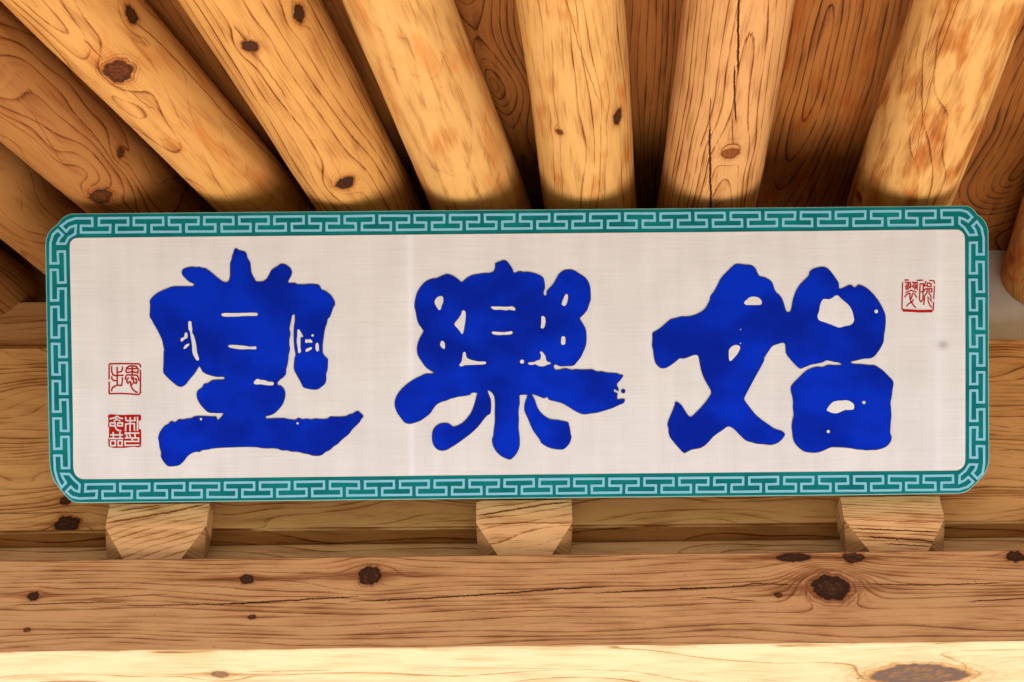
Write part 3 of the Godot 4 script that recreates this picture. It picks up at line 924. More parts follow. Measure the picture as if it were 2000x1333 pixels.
func meander_line():
	var p = PackedVector2Array()
	p.append_array(ints([-7600,2374, -7598,2504, -7907,2507, -8038,2460, -8164,2378, -8070,2281, -7999,2350, -7896,2383, -7906,2239, -8031,2164, -8088,2055, -8232,2056, -8196,2138, -8133,2213, -8220,2303, -8311,2222, -8356,2071, -8363,1706, -8219,1705, -8232,1919, -8103,1918, -8104,1360, -8234,1361, -8233,1589, -8364,1590, -8366,1043, -8235,1042, -8234,1253, -8104,1252, -8105,693, -8236,695, -8235,923, -8366,924, -8368,376, -8236,375, -8236,587, -8105,586, -8106,26, -8237,27, -8237,255, -8368,257, -8370,-292, -8238,-293, -8238,-81, -8106,-82, -8106,-643, -8238,-642, -8238,-413, -8371,-412, -8369,-962, -8237,-963, -8237,-750, -8106,-751, -8105,-1314, -8236,-1312, -8237,-1083, -8368,-1082, -8366,-1632, -8235,-1634, -8236,-1421, -8105,-1422, -8104,-1985, -8234,-1984, -8235,-1754, -8365,-1753, -8358,-2031, -8314,-2199, -8247,-2339, -8163,-2256, -8216,-2172, -8246,-2088, -8104,-2090, -8016,-2202, -7921,-2286, -7931,-2411, -8013,-2390, -8081,-2326, -8166,-2416, -8064,-2508, -7926,-2537, -7622,-2533, -7612,-2408, -7820,-2412, -7817,-2285, -7296,-2284, -7298,-2411, -7509,-2412, -7511,-2540, -6985,-2539, -6983,-2411, -7190,-2411, -7187,-2284, -6666,-2283, -6668,-2411, -6879,-2411, -6881,-2539, -6355,-2539, -6353,-2410, -6560,-2410, -6557,-2283, -6036,-2282, -6038,-2410, -6249,-2410, -6251,-2538, -5725,-2538, -5722,-2409, -5929,-2409, -5927,-2282, -5406,-2281, -5408,-2409, -5618,-2409, -5620,-2538, -5094,-2537, -5092,-2408, -5299,-2409, -5297,-2281, -4775,-2280, -4777,-2408, -4988,-2408, -4990,-2537, -4463,-2536, -4461,-2407, -4668,-2408, -4666,-2280, -4144,-2279, -4146,-2407, -4357,-2407, -4359,-2536, -3832,-2535, -3830,-2407, -4037,-2407, -4035,-2279, -3513,-2278, -3515,-2406, -3726,-2406, -3727,-2535, -3200,-2534, -3199,-2406, -3406,-2406, -3404,-2278, -2882,-2278, -2883,-2405, -3094,-2405, -3096,-2534, -2569,-2533, -2567,-2405, -2774,-2405, -2773,-2277, -2250,-2277, -2252,-2404]))
	p.append_array(ints([-2463,-2405, -2464,-2533, -1937,-2532, -1935,-2404, -2143,-2404, -2141,-2277, -1619,-2276, -1620,-2403, -1831,-2404, -1832,-2532, -1305,-2532, -1303,-2403, -1511,-2403, -1510,-2276, -987,-2275, -988,-2403, -1199,-2403, -1200,-2531, -672,-2531, -671,-2402, -879,-2402, -878,-2275, -354,-2274, -356,-2402, -567,-2402, -568,-2531, -40,-2530, -39,-2401, -246,-2401, -245,-2274, 278,-2274, 277,-2402, 66,-2401, 65,-2530, 593,-2530, 594,-2402, 386,-2402, 387,-2274, 911,-2274, 910,-2402, 698,-2402, 697,-2530, 1226,-2531, 1227,-2402, 1019,-2402, 1020,-2274, 1544,-2275, 1543,-2402, 1331,-2402, 1330,-2531, 1859,-2531, 1860,-2403, 1652,-2402, 1653,-2275, 2177,-2275, 2176,-2403, 1964,-2403, 1964,-2531, 2492,-2532, 2493,-2403, 2285,-2403, 2286,-2275, 2810,-2275, 2809,-2403, 2598,-2403, 2597,-2532, 3126,-2532, 3127,-2403, 2919,-2403, 2919,-2275, 3443,-2276, 3443,-2404, 3231,-2404, 3231,-2532, 3760,-2533, 3760,-2404, 3552,-2404, 3553,-2276, 4077,-2276, 4077,-2404, 3865,-2404, 3865,-2533, 4394,-2533, 4395,-2404, 4186,-2404, 4187,-2276, 4711,-2276, 4711,-2404, 4499,-2404, 4499,-2533, 5029,-2534, 5029,-2405, 4820,-2405, 4821,-2276, 5346,-2277, 5345,-2405, 5134,-2405, 5133,-2534, 5663,-2534, 5663,-2405, 5455,-2405, 5455,-2277, 5980,-2277, 5980,-2405, 5768,-2405, 5768,-2534, 6298,-2535, 6298,-2406, 6089,-2405, 6089,-2277, 6615,-2277, 6615,-2406, 6403,-2406, 6403,-2535, 6933,-2535, 6933,-2406, 6724,-2406, 6724,-2277, 7250,-2278, 7250,-2406, 7038,-2406, 7038,-2535, 7568,-2536, 7568,-2406, 7359,-2406, 7359,-2278, 7890,-2282, 7890,-2408, 7680,-2406, 7681,-2532, 8002,-2535, 8155,-2487, 8260,-2397, 8169,-2313, 8099,-2368, 8002,-2409, 8008,-2283, 8113,-2193, 8189,-2082, 8322,-2083, 8301,-2174, 8238,-2243, 8336,-2342, 8427,-2238, 8454,-2057, 8453,-1749, 8321,-1748, 8328,-1957, 8202,-1956, 8200,-1404]))
	p.append_array(ints([8326,-1406, 8327,-1622, 8454,-1623, 8452,-1078, 8325,-1077, 8326,-1287, 8199,-1285, 8198,-735, 8324,-736, 8325,-952, 8451,-953, 8450,-409, 8323,-407, 8323,-617, 8197,-616, 8195,-66, 8321,-67, 8322,-283, 8449,-284, 8445,259, 8318,261, 8320,51, 8194,53, 8188,601, 8314,600, 8317,385, 8443,383, 8438,926, 8311,927, 8313,718, 8187,720, 8182,1267, 8308,1266, 8310,1051, 8437,1050, 8431,1591, 8304,1593, 8307,1384, 8185,1385, 8183,1938, 8308,1937, 8309,1723, 8434,1722, 8433,2019, 8391,2199, 8307,2317, 8224,2235, 8273,2172, 8308,2075, 8169,2076, 8085,2201, 7995,2278, 7995,2388, 8071,2360, 8154,2311, 8224,2400, 8140,2484, 8015,2519, 7669,2522, 7669,2391, 7867,2386, 7868,2263, 7346,2262, 7345,2386, 7558,2386, 7558,2510, 7031,2510, 7031,2386, 7234,2386, 7234,2262, 6712,2262, 6712,2386, 6924,2386, 6924,2510, 6398,2510, 6398,2386, 6600,2386, 6600,2262, 6078,2261, 6078,2385, 6291,2386, 6291,2510, 5765,2510, 5764,2385, 5967,2385, 5967,2261, 5445,2261, 5445,2385, 5657,2385, 5657,2510, 5132,2510, 5131,2385, 5333,2385, 5333,2261, 4812,2261, 4812,2385, 5024,2385, 5025,2510, 4499,2510, 4499,2385, 4701,2385, 4700,2261, 4179,2260, 4179,2385, 4392,2385, 4392,2510, 3866,2510, 3866,2385, 4068,2385, 4068,2260, 3547,2260, 3547,2385, 3759,2385, 3759,2510, 3234,2510, 3234,2385, 3435,2385, 3435,2260, 2914,2259, 2915,2385, 3127,2385, 3127,2510, 2602,2510, 2601,2384, 2803,2384, 2803,2259, 2282,2259, 2283,2384, 2495,2384, 2495,2510, 1970,2510, 1969,2384, 2171,2384, 2170,2259, 1650,2259, 1651,2384, 1863,2384, 1863,2510, 1339,2510, 1338,2384, 1539,2384, 1539,2259, 1018,2258, 1019,2384, 1231,2384, 1232,2510, 707,2510, 706,2384, 908,2384, 907,2258]))
	p.append_array(ints([387,2258, 388,2384, 600,2384, 601,2510, 76,2510, 75,2384, 277,2384, 276,2258, -244,2258, -243,2384, -32,2384, -31,2510, -555,2510, -556,2383, -354,2383, -356,2258, -875,2257, -874,2383, -663,2383, -661,2510, -1185,2510, -1187,2383, -985,2383, -987,2257, -1506,2257, -1505,2383, -1293,2383, -1292,2510, -1816,2510, -1817,2383, -1616,2383, -1617,2257, -2137,2256, -2135,2383, -1924,2383, -1922,2509, -2446,2509, -2448,2382, -2246,2382, -2248,2256, -2767,2256, -2765,2382, -2554,2382, -2553,2509, -3076,2509, -3078,2382, -2877,2382, -2878,2256, -3397,2256, -3395,2382, -3184,2382, -3182,2509, -3706,2509, -3708,2382, -3506,2382, -3508,2256, -4027,2255, -4025,2381, -3814,2382, -3812,2509, -4335,2508, -4337,2381, -4136,2381, -4138,2255, -4657,2255, -4655,2381, -4444,2381, -4442,2508, -4965,2508, -4967,2381, -4766,2381, -4768,2255, -5286,2255, -5284,2381, -5073,2381, -5071,2508, -5594,2508, -5596,2381, -5395,2381, -5397,2255, -5915,2254, -5913,2380, -5702,2381, -5700,2508, -6222,2507, -6225,2380, -6024,2380, -6026,2254, -6544,2254, -6542,2380, -6331,2380, -6329,2507, -6851,2507, -6853,2380, -6653,2380, -6655,2254, -7173,2253, -7170,2380, -6960,2380, -6957,2507, -7479,2507, -7482,2380, -7281,2380, -7287,2253, -7809,2253, -7806,2379]))
	return p
func glyph_hall():
	var g = {"out": ints([-5063,1922, -5032,1952, -4980,1909, -4927,1898, -4881,1893, -4844,1852, -4830,1769, -4783,1700, -4775,1617, -4766,1510, -4722,1419, -4681,1343, -4616,1344, -4542,1348, -4475,1406, -4424,1505, -4398,1557, -4290,1619, -4223,1665, -4149,1651, -4067,1592, -4030,1518, -4052,1443, -4100,1369, -4107,1316, -4038,1311, -3988,1319, -3947,1289, -3840,1284, -3707,1295, -3558,1285, -3529,1232, -3507,1185, -3444,1173, -3329,1081, -3261,940, -3307,865, -3359,708, -3409,667, -3415,601, -3444,535, -3462,469, -3474,402, -3484,319, -3504,203, -3506,54, -3476,4, -3414,-55, -3412,-70, -3419,-253, -3452,-324, -3443,-428, -3471,-507, -3559,-578, -3615,-605, -3711,-601, -3814,-581, -3861,-560, -3889,-496, -3938,-399, -4024,-247, -4017,-120, -4004,-24, -4011,-41, -3982,25, -4005,125, -4016,291, -4013,507, -3990,639, -3988,747, -4016,759, -4046,731, -4061,657, -4100,491, -4076,408, -4102,308, -4104,209, -4088,126, -4123,10, -4121,-39, -4141,-151, -4166,-230, -4168,-318, -4208,-373, -4281,-420, -4329,-476, -4322,-523, -4258,-532, -4204,-596, -4184,-676, -4198,-772, -4240,-875, -4313,-962, -4393,-1033, -4473,-1065, -4550,-1075, -4551,-1128, -4426,-1121, -4315,-1119, -4203,-1120, -4140,-1140, -4013,-1154, -3981,-1133, -3949,-1113, -3878,-1150, -3806,-1130, -3734,-1152, -3654,-1132, -3583,-1142, -3432,-1143, -3375,-1093, -3312,-1103, -3216,-1104, -3097,-1099, -3040,-1062, -2977,-1052, -2888,-995, -2833,-1040, -2778,-1097, -2826,-1144, -2851,-1200, -3004,-1342, -3037,-1406, -3190,-1525, -3255,-1596, -3319,-1627, -3416,-1714, -3472,-1730, -3552,-1801, -3704,-1803, -3791,-1767, -3862,-1758, -3973,-1725, -4085,-1724, -4164,-1696, -4260,-1701, -4355,-1657, -4578,-1660, -4721,-1633, -4912,-1628, -5096,-1632, -5345,-1638, -5528,-1653, -5595,-1672, -5695,-1676, -5753,-1718, -5795,-1701, -5895,-1733, -5971,-1791, -6030,-1874, -6115,-1951, -6198,-1964, -6314,-1971, -6388,-1895, -6444,-1794, -6434,-1711, -6461,-1627, -6472,-1510, -6488,-1460, -6452,-1344, -6359,-1228, -6301,-1212, -6250,-1146, -6176,-1183, -6108,-1117, -6034,-1131, -5967,-1112, -5884,-1108, -5825,-1070, -5684,-1065, -5518,-1078, -5435,-1074, -5420,-1137, -5387,-1134, -5302,-1038, -5310,-1013, -5418,-1012, -5559,-1006, -5616,-969, -5714,-859, -5770,-751, -5780,-667, -5759,-601, -5675,-552, -5649,-486, -5575,-478, -5499,-420, -5408,-413, -5275,-414, -5266,-373, -5291,-356, -5407,-358, -5506,-337, -5605,-303, -5671,-261, -5702,-186, -5727,-161, -5752,-202, -5804,-285, -5905,-400, -5981,-499, -6056,-535, -6122,-518, -6237,-422, -6359,-296, -6375,-246, -6361,-113, -6357,103, -6344,127, -6358,203, -6379,310, -6437,447, -6547,646, -6562,684, -6599,730, -6586,844, -6584,980, -6594,1011, -6555,1071, -6462,1154, -6310,1221, -6172,1272, -6066,1272, -5915,1270, -5801,1269, -5785,1315, -5808,1330, -5875,1353, -5942,1415, -6009,1491, -5997,1574, -5924,1604, -5833,1623, -5727,1607, -5693,1622, -5651,1597, -5583,1593, -5486,1524, -5396,1440, -5299,1363, -5231,1332, -5171,1347, -5139,1453, -5140,1574, -5135,1695, -5106,1748, -5102,1809, -5071,1877]), "holes": [], "extra": []}
	g.holes.append(ints([-5309,771, -5256,789, -5043,781, -4815,790, -4662,786, -4655,753, -4684,732, -4877,734, -5044,723, -5257,722, -5309,741]))
	g.holes.append(ints([-5197,200, -5159,215, -4992,206, -4825,182, -4784,169, -4709,189, -4685,156, -4710,128, -4784,135, -4811,136, -4978,130, -5129,154, -5190,174]))
	g.holes.append(ints([-5907,640, -5880,652, -5847,632, -5851,579, -5837,510, -5850,457, -5809,381, -5787,289, -5769,198, -5765,91, -5725,-28, -5733,-61, -5770,-65, -5815,15, -5844,81, -5842,183, -5856,305, -5876,457, -5905,488, -5909,564]))
	g.holes.append(ints([-5975,435, -5944,450, -5926,420, -5923,351, -5961,329, -6007,314, -6015,284, -6046,284, -6052,330, -6022,352, -5984,352]))
	g.holes.append(ints([-6002,169, -5955,230, -5894,248, -5895,222, -5964,154, -5998,150]))
	g.holes.append(ints([-3951,481, -3917,481, -3877,406, -3840,348, -3903,348, -3896,273, -3905,174, -3890,91, -3907,54, -3943,58, -3947,158, -3967,257, -3952,374]))
	g.holes.append(ints([-3695,388, -3662,391, -3654,362, -3684,346, -3700,363]))
	g.holes.append(ints([-3812,306, -3754,292, -3721,308, -3680,263, -3692,235, -3755,247, -3813,231]))
	g.holes.append(ints([-3806,123, -3756,148, -3703,164, -3690,135, -3724,106, -3791,73, -3807,82]))
	g.holes.append(ints([-3619,229, -3589,241, -3570,204, -3566,104, -3592,75, -3624,105, -3632,171]))
	g.holes.append(ints([-4750,-456, -4686,-397, -4630,-425, -4551,-426, -4496,-458, -4400,-459, -4388,-499, -4409,-523, -4513,-522, -4608,-500, -4687,-504, -4743,-496]))
	g.holes.append(ints([-5688,-1121, -5695,-1136, -5710,-1143, -5725,-1136, -5732,-1121, -5725,-1106, -5710,-1099, -5695,-1106]))
	g.holes.append(ints([-3950,-1213, -3957,-1228, -3971,-1234, -3985,-1228, -3992,-1213, -3985,-1199, -3971,-1192, -3956,-1199]))
	return g
func glyph_joy():
	var g = {"out": ints([-381,1636, -327,1654, -228,1696, -183,1680, -130,1626, -79,1543, -68,1527, -58,1466, -36,1454, 56,1493, 132,1472, 208,1479, 344,1448, 451,1401, 488,1355, 507,1264, 506,1165, 479,1120, 486,1059, 516,1039, 547,1066, 540,1119, 563,1157, 647,1232, 709,1338, 770,1444, 862,1504, 953,1515, 1037,1499, 1135,1433, 1226,1379, 1287,1303, 1324,1204, 1331,1090, 1333,968, 1307,907, 1268,786, 1191,695, 1122,635, 1175,558, 1227,466, 1250,375, 1248,177, 1209,70, 1155,-51, 1094,-127, 1017,-220, 895,-222, 773,-225, 735,-209, 697,-186, 654,-209, 654,-247, 684,-293, 742,-294, 833,-271, 902,-268, 940,-288, 1001,-299, 1062,-284, 1138,-294, 1245,-295, 1352,-287, 1413,-323, 1474,-334, 1527,-324, 1596,-350, 1748,-361, 1809,-365, 1855,-395, 1911,-393, 1893,-442, 1839,-502, 1790,-555, 1800,-601, 1823,-640, 1822,-693, 1777,-655, 1739,-647, 1723,-677, 1746,-703, 1807,-724, 1799,-777, 1788,-815, 1806,-838, 1867,-831, 1928,-824, 1936,-870, 1905,-908, 1836,-930, 1729,-983, 1607,-1023, 1423,-1072, 1301,-1086, 1209,-1100, 1133,-1084, 1041,-1038, 935,-968, 813,-893, 692,-858, 600,-839, 555,-819, 547,-777, 509,-788, 478,-803, 402,-772, 326,-740, 263,-720, 265,-747, 310,-824, 340,-931, 385,-1024, 461,-1109, 552,-1171, 628,-1194, 720,-1195, 781,-1214, 910,-1235, 925,-1304, 944,-1381, 950,-1458, 969,-1504, 954,-1565, 930,-1626, 869,-1694, 815,-1732, 716,-1728, 624,-1715, 533,-1683, 472,-1645, 419,-1606, 396,-1544, 336,-1467, 268,-1367, 215,-1236, 171,-1129, 126,-1036, 119,-960, 142,-853, 174,-777, 182,-724, 113,-731, 29,-737, 36,-837, 35,-898, 11,-1020, 18,-1173, 9,-1326, 23,-1449, 32,-1571, 25,-1679, -11,-1770, -65,-1846, -142,-1910, -222,-1883, -314,-1836, -404,-1743, -457,-1628, -467,-1536, -440,-1475, -432,-1383, -407,-1200, -410,-1047, -404,-863, -418,-741, -471,-679, -531,-636, -539,-679, -510,-755, -480,-832, -481,-970, -490,-1069, -551,-1099, -613,-1167, -705,-1289, -829,-1410, -952,-1501, -1075,-1591, -1197,-1667, -1290,-1719, -1366,-1734, -1442,-1718, -1503,-1664, -1540,-1587, -1550,-1495, -1538,-1373, -1491,-1296, -1407,-1244, -1330,-1234, -1254,-1238, -1193,-1284, -1156,-1307, -1087,-1285, -1010,-1247, -933,-1179, -840,-1058, -794,-951, -762,-845, -738,-753, -718,-692, -791,-684, -837,-691, -845,-722, -944,-744, -1066,-753, -1127,-772, -1219,-794, -1280,-824, -1372,-846, -1448,-884, -1510,-945, -1572,-1051, -1649,-1111, -1757,-1187, -1848,-1217, -1940,-1243, -2039,-1222, -2092,-1153, -2167,-1045, -2211,-938, -2218,-846, -2170,-709, -2054,-573, -1901,-460, -1763,-392, -1656,-340, -1549,-341, -1491,-326, -1549,-288, -1624,-241, -1654,-210, -1699,-149, -1759,-57, -1796,20, -1803,128, -1786,220, -1740,326, -1675,424, -1707,478, -1767,562, -1797,661, -1814,768, -1840,874, -1826,996, -1792,1117, -1730,1223, -1637,1321, -1515,1373, -1439,1372, -1348,1417, -1256,1454, -1165,1431, -1074,1377, -999,1305, -976,1304, -907,1368, -816,1424, -679,1449, -572,1463, -466,1462, -405,1492, -381,1545, -381,1606]), "holes": [], "extra": []}
	g.holes.append(ints([-1412,1050, -1344,1060, -1318,1022, -1322,946, -1353,885, -1366,817, -1407,807, -1445,871, -1482,947, -1458,1008]))
	g.holes.append(ints([-986,791, -951,798, -921,767, -922,653, -943,516, -971,380, -994,368, -1038,441, -1136,549, -1098,594, -1036,670, -997,730]))
	g.holes.append(ints([-1368,246, -1330,254, -1300,200, -1301,124, -1316,101, -1361,132, -1388,178]))
	g.holes.append(ints([-471,862, -334,861, -198,852, -85,862, -86,863, -41,843, -19,797, -49,785, -117,806, -209,791, -168,786, -274,807, -396,801, -449,824]))
	g.holes.append(ints([-458,398, -422,413, -278,392, -89,413, -98,417, -72,387, -99,357, -182,350, -172,354, -324,346, -430,360]))
	g.holes.append(ints([-974,37, -944,52, -924,21, -922,-55, -846,-94, -724,-129, -572,-127, -557,-154, -588,-180, -786,-186, -938,-185, -1000,-214, -1038,-206, -1042,-176, -999,-138, -986,-47]))
	g.holes.append(ints([874,1063, 904,1078, 927,1047, 919,956, 880,865, 842,863, 809,889, 820,934]))
	g.holes.append(ints([437,671, 475,686, 508,656, 520,579, 504,503, 481,461, 435,461, 428,489, 447,565]))
	g.holes.append(ints([800,303, 838,318, 876,294, 870,172, 837,158, 791,173]))
	g.holes.append(ints([404,32, 440,47, 485,1, 512,-45, 515,-106, 545,-145, 606,-161, 598,-183, 544,-191, 483,-225, 392,-224, 346,-181, 255,-199, 209,-188, 194,-164, 225,-150, 301,-150, 347,-120, 415,-113, 431,-45, 439,-14]))
	g.holes.append(ints([126,-138, 115,-165, 87,-176, 60,-165, 49,-137, 60,-110, 88,-99, 115,-110]))
	g.extra.append(ints([1946,-687, 1935,-713, 1909,-723, 1883,-712, 1873,-686, 1884,-660, 1910,-650, 1936,-661]))
	return g
func glyph_begin():
	var g = {"out": ints([3947,1588, 4024,1586, 4115,1570, 4222,1566, 4275,1538, 4313,1489, 4343,1413, 4373,1359, 4480,1339, 4556,1297, 4610,1243, 4640,1136, 4670,1075, 4716,1037, 4769,983, 4807,891, 4837,784, 4860,723, 4898,705, 4941,726, 4959,798, 4982,935, 5028,1072, 5097,1193, 5204,1299, 5273,1367, 5280,1435, 5349,1488, 5448,1513, 5540,1524, 5616,1485, 5692,1401, 5753,1309, 5807,1233, 5807,1156, 5822,1118, 5891,1140, 6020,1200, 6058,1169, 6094,1136, 6127,1161, 6168,1199, 6257,1168, 6348,1106, 6440,1014, 6532,891, 6593,784, 6647,661, 6654,555, 6647,417, 6624,265, 6616,158, 6563,52, 6502,-39, 6441,-108, 6364,-137, 6288,-132, 6196,-151, 6104,-173, 6025,-185, 6028,-218, 6089,-239, 6211,-240, 6334,-259, 6426,-260, 6446,-260, 6519,-297, 6621,-371, 6709,-466, 6782,-533, 6800,-599, 6775,-715, 6768,-818, 6739,-934, 6753,-1066, 6761,-1183, 6746,-1300, 6739,-1432, 6732,-1490, 6768,-1564, 6754,-1637, 6695,-1717, 6622,-1760, 6491,-1796, 6374,-1792, 6300,-1801, 6242,-1786, 6154,-1785, 6037,-1759, 5905,-1743, 5759,-1737, 5657,-1736, 5569,-1779, 5466,-1822, 5364,-1836, 5203,-1820, 5115,-1768, 5013,-1664, 4977,-1561, 4970,-1473, 4955,-1371, 4967,-1254, 4999,-1137, 4978,-1020, 4985,-903, 4971,-815, 4942,-713, 4942,-640, 4971,-589, 5073,-488, 5205,-357, 5307,-307, 5424,-276, 5511,-292, 5614,-245, 5730,-256, 5862,-254, 5869,-232, 5818,-207, 5687,-180, 5584,-157, 5526,-193, 5409,-221, 5307,-234, 5205,-277, 5117,-313, 5059,-276, 4964,-173, 4855,-41, 4851,37, 4844,129, 4813,167, 4729,152, 4622,115, 4592,93, 4523,-6, 4446,-127, 4466,-139, 4376,-306, 4275,-487, 4173,-676, 4092,-829, 4096,-873, 4172,-976, 4303,-1145, 4419,-1241, 4536,-1323, 4653,-1404, 4770,-1435, 4821,-1472, 4832,-1509, 4784,-1581, 4696,-1654, 4579,-1689, 4462,-1671, 4316,-1660, 4214,-1627, 4126,-1604, 4024,-1508, 3908,-1383, 3835,-1342, 3784,-1342, 3718,-1395, 3542,-1511, 3454,-1612, 3381,-1685, 3293,-1732, 3176,-1746, 3088,-1777, 3008,-1825, 2942,-1761, 2855,-1658, 2754,-1533, 2728,-1452, 2728,-1364, 2704,-1291, 2741,-1189, 2800,-1058, 2844,-941, 2847,-890, 2888,-891, 2968,-957, 3033,-1075, 3091,-1155, 3135,-1168, 3179,-1134, 3296,-1019, 3399,-903, 3472,-801, 3509,-721, 3472,-641, 3386,-494, 3328,-347, 3299,-201, 3285,-99, 3256,-41, 3183,-40, 3081,-83, 3001,-108, 2935,-93, 2891,-132, 2789,-211, 2701,-266, 2621,-282, 2563,-260, 2498,-187, 2469,-77, 2455,74, 2432,128, 2448,242, 2441,364, 2510,394, 2602,454, 2678,522, 2770,605, 2862,619, 2968,652, 3090,645, 3197,670, 3319,722, 3396,782, 3457,888, 3488,949, 3488,1010, 3565,1100, 3626,1221, 3688,1342, 3779,1433, 3871,1523]), "holes": [], "extra": []}
	g.holes.append(ints([4101,898, 4144,943, 4205,991, 4281,999, 4357,984, 4411,933, 4421,879, 4395,846, 4265,847, 4143,847, 4110,864]))
	g.holes.append(ints([3821,31, 3844,77, 3912,125, 3981,129, 4027,98, 4019,45, 3973,-39, 3912,-107, 3858,-160, 3828,-152, 3820,-61]))
	g.holes.append(ints([5539,946, 5631,933, 5692,960, 5745,1002, 5791,1012, 5845,951, 5921,889, 5997,820, 6051,728, 6074,636, 6089,544, 6028,469, 5921,454, 5814,422, 5753,448, 5600,511, 5448,558, 5417,634, 5455,718, 5471,840, 5509,923]))
	g.holes.append(ints([5584,-1062, 5628,-990, 5701,-917, 5789,-896, 5862,-897, 5935,-886, 6008,-905, 6081,-957, 6088,-1045, 6037,-1067, 5935,-1058, 5862,-1087, 5774,-1127, 5686,-1117, 5613,-1084]))
	g.holes.append(ints([6520,711, 6511,687, 6486,678, 6462,687, 6453,712, 6462,736, 6486,745, 6511,736]))
	g.holes.append(ints([6293,-933, 6284,-953, 6264,-962, 6243,-953, 6234,-932, 6243,-912, 6263,-903, 6284,-912]))
	g.holes.append(ints([5647,-1454, 5638,-1474, 5617,-1483, 5597,-1474, 5588,-1453, 5597,-1433, 5617,-1424, 5638,-1433]))
	g.holes.append(ints([4045,407, 4040,400, 4031,400, 4026,408, 4031,415, 4040,415]))
	g.holes.append(ints([4042,156, 4038,147, 4025,147, 4021,156, 4026,165, 4038,165]))
	return g
func seal_one():
	var s = []
	s.append(ints([-7345,-111, -7282,-109, -7105,-108, -6967,-109, -6807,-116, -6783,-136, -6781,-178]))
	s.append(ints([-6784,-222, -6783,-322, -6788,-432, -6787,-510, -6794,-582, -6789,-637, -6829,-670, -6977,-655, -7165,-645, -7347,-649, -7358,-615, -7351,-538, -7351,-427]))
	s.append(ints([-7351,-388, -7349,-316, -7347,-228, -7345,-117]))
	s.append(ints([-7299,-145, -7301,-245, -7280,-306, -7231,-326, -7159,-318, -7087,-319]))
	s.append(ints([-7205,-163, -7203,-318, -7206,-489]))
	s.append(ints([-7109,-158, -7107,-208, -7130,-252, -7191,-265]))
	s.append(ints([-7305,-333, -7298,-383, -7265,-414, -7216,-417]))
	s.append(ints([-7115,-352, -7111,-413, -7129,-501, -7206,-495, -7290,-533, -7316,-605]))
	s.append(ints([-6935,-143, -6931,-232, -6932,-320]))
	s.append(ints([-6935,-148, -6996,-159, -7029,-186, -7047,-247, -7031,-269, -6926,-254, -6832,-277, -6825,-205, -6858,-160, -6935,-148]))
	s.append(ints([-7024,-200, -6925,-204, -6842,-194]))
	s.append(ints([-7061,-397, -7049,-336, -7026,-311, -6932,-312, -6844,-321, -6823,-371, -6813,-421]))
	s.append(ints([-6988,-358, -7028,-391, -7034,-441, -7012,-463, -6984,-431]))
	s.append(ints([-6967,-420, -6963,-497, -6932,-570, -6877,-620, -6839,-626]))
	s.append(ints([-6944,-331, -6939,-387, -6917,-370]))
	s.append(ints([-6911,-348, -6917,-398, -6902,-448, -6952,-492]))
	s.append(ints([-6895,-387, -6862,-387, -6852,-437, -6869,-465, -6896,-448]))
	return s
func seal_two():
	var s = []
	s.append(ints([-7354,-1101, -7260,-1081, -7218,-1052, -7178,-1085, -7113,-1100]))
	s.append(ints([-7278,-1143, -7219,-1108, -7161,-1144]))
	s.append(ints([-7254,-1084, -7190,-1126]))
	s.append(ints([-7344,-1171, -7256,-1172, -7257,-1225, -7345,-1225, -7344,-1171]))
	s.append(ints([-7209,-1173, -7126,-1174, -7127,-1227, -7210,-1226, -7209,-1173]))
	s.append(ints([-7257,-1225, -7240,-1279, -7205,-1309, -7147,-1318]))
	s.append(ints([-7348,-1390, -7119,-1392]))
	s.append(ints([-7294,-1337, -7290,-1449]))
	s.append(ints([-7174,-1338, -7170,-1451]))
	s.append(ints([-7378,-1454, -7114,-1457]))
	s.append(ints([-7344,-1496, -7256,-1497, -7263,-1586, -7343,-1585, -7344,-1496]))
	s.append(ints([-7209,-1497, -7135,-1498, -7140,-1587, -7208,-1586, -7209,-1497]))
	s.append(ints([-7066,-1068, -7055,-1133, -6985,-1137, -6897,-1134, -6901,-1072]))
	s.append(ints([-6981,-1075, -6986,-1193, -6991,-1328]))
	s.append(ints([-7071,-1328, -7065,-1198, -6986,-1187, -6909,-1193, -6909,-1323]))
	s.append(ints([-6851,-1067, -6856,-1324]))
	s.append(ints([-7089,-1360, -6824,-1362]))
	s.append(ints([-7065,-1369, -7032,-1446, -7085,-1451]))
	s.append(ints([-7007,-1369, -6979,-1447, -6939,-1494]))
	s.append(ints([-6907,-1370, -6896,-1441]))
	s.append(ints([-7032,-1446, -6838,-1454, -6839,-1513, -7086,-1510, -7081,-1581, -6823,-1578]))
	return s
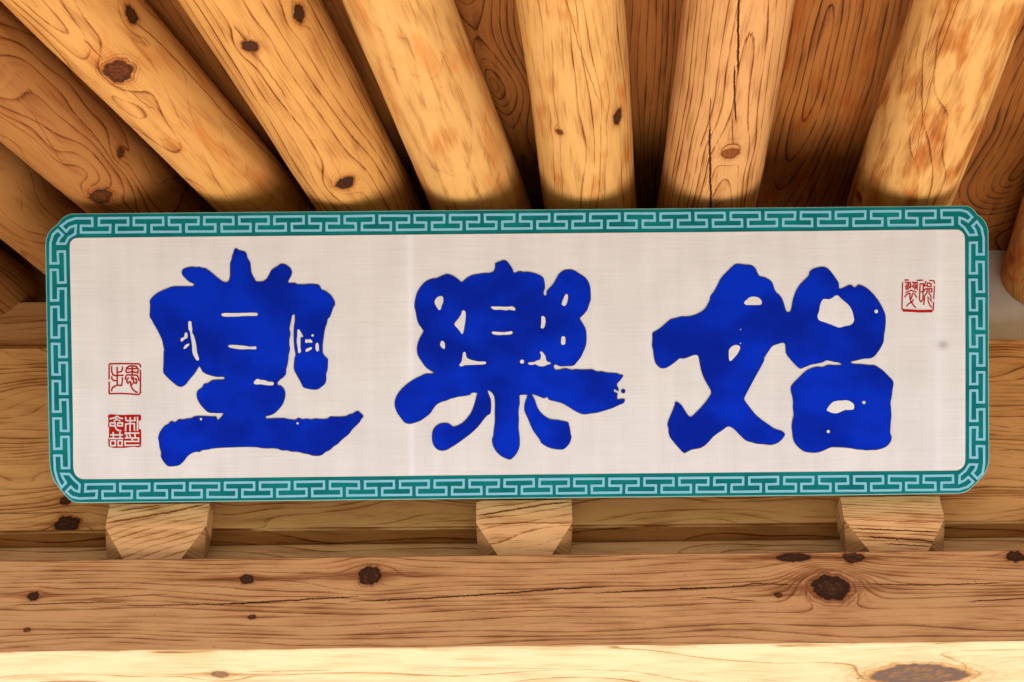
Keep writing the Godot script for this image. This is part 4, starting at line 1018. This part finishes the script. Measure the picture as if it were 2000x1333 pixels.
func seal_three():
	var s = []
	s.append(ints([6997,1272, 7079,1271]))
	s.append(ints([7221,1264, 7333,1266]))
	s.append(ints([7445,1259, 7528,1255, 7546,1199]))
	s.append(ints([7540,1164, 7534,1052, 7528,923]))
	s.append(ints([7526,876, 7523,793, 7517,717]))
	s.append(ints([6964,1234, 6961,1093, 6956,916, 6953,757, 6971,727]))
	s.append(ints([7003,1228, 7103,1227, 7115,1162, 7097,1121]))
	s.append(ints([7079,1221, 7009,1145]))
	s.append(ints([7085,1191, 7015,1098]))
	s.append(ints([7103,1156, 7044,1098]))
	s.append(ints([7132,1226, 7227,1226, 7227,1084]))
	s.append(ints([7197,1220, 7133,1144]))
	s.append(ints([7215,1184, 7156,1126]))
	s.append(ints([7221,1149, 7174,1102]))
	s.append(ints([7015,1048, 7121,1085, 7215,1049]))
	s.append(ints([7000,960, 7038,1009, 7091,1038]))
	s.append(ints([7097,1038, 7097,944, 7115,885, 7157,820, 7204,767]))
	s.append(ints([7145,1038, 7133,967, 7109,926]))
	s.append(ints([7162,1038, 7198,990, 7224,949]))
	s.append(ints([7165,926, 7139,879, 7074,844, 7033,792]))
	s.append(ints([7280,1202, 7339,1201, 7331,913, 7298,878, 7269,913, 7280,1202]))
	s.append(ints([7274,1057, 7339,1057]))
	s.append(ints([7380,1254, 7374,1207, 7357,1166, 7410,1165, 7416,1218, 7475,1206, 7481,1153, 7410,1150]))
	s.append(ints([7363,1107, 7493,1111, 7493,1058, 7463,1053]))
	s.append(ints([7357,1066, 7357,1107]))
	s.append(ints([7410,1106, 7404,1036, 7363,983, 7346,818]))
	s.append(ints([7445,1100, 7440,1029, 7475,982, 7484,882, 7422,965, 7425,894, 7458,811, 7493,770]))
	return s
func seal_ground(): return ints([-7382,-1030, -7317,-1018, -7247,-1028, -7100,-1035, -6953,-1028, -6801,-1032, -6786,-1053, -6788,-1130, -6832,-1141, -6835,-1289, -6791,-1301, -6791,-1466, -6800,-1608, -6853,-1625, -6888,-1613, -6964,-1612, -7094,-1629, -7294,-1627, -7381,-1602, -7390,-1460, -7375,-1431, -7369,-1260, -7392,-1230, -7376,-1153, -7383,-1083])
func seal_base(): return ints([6968,727, 7039,721, 7139,717, 7257,707, 7375,706, 7505,711])
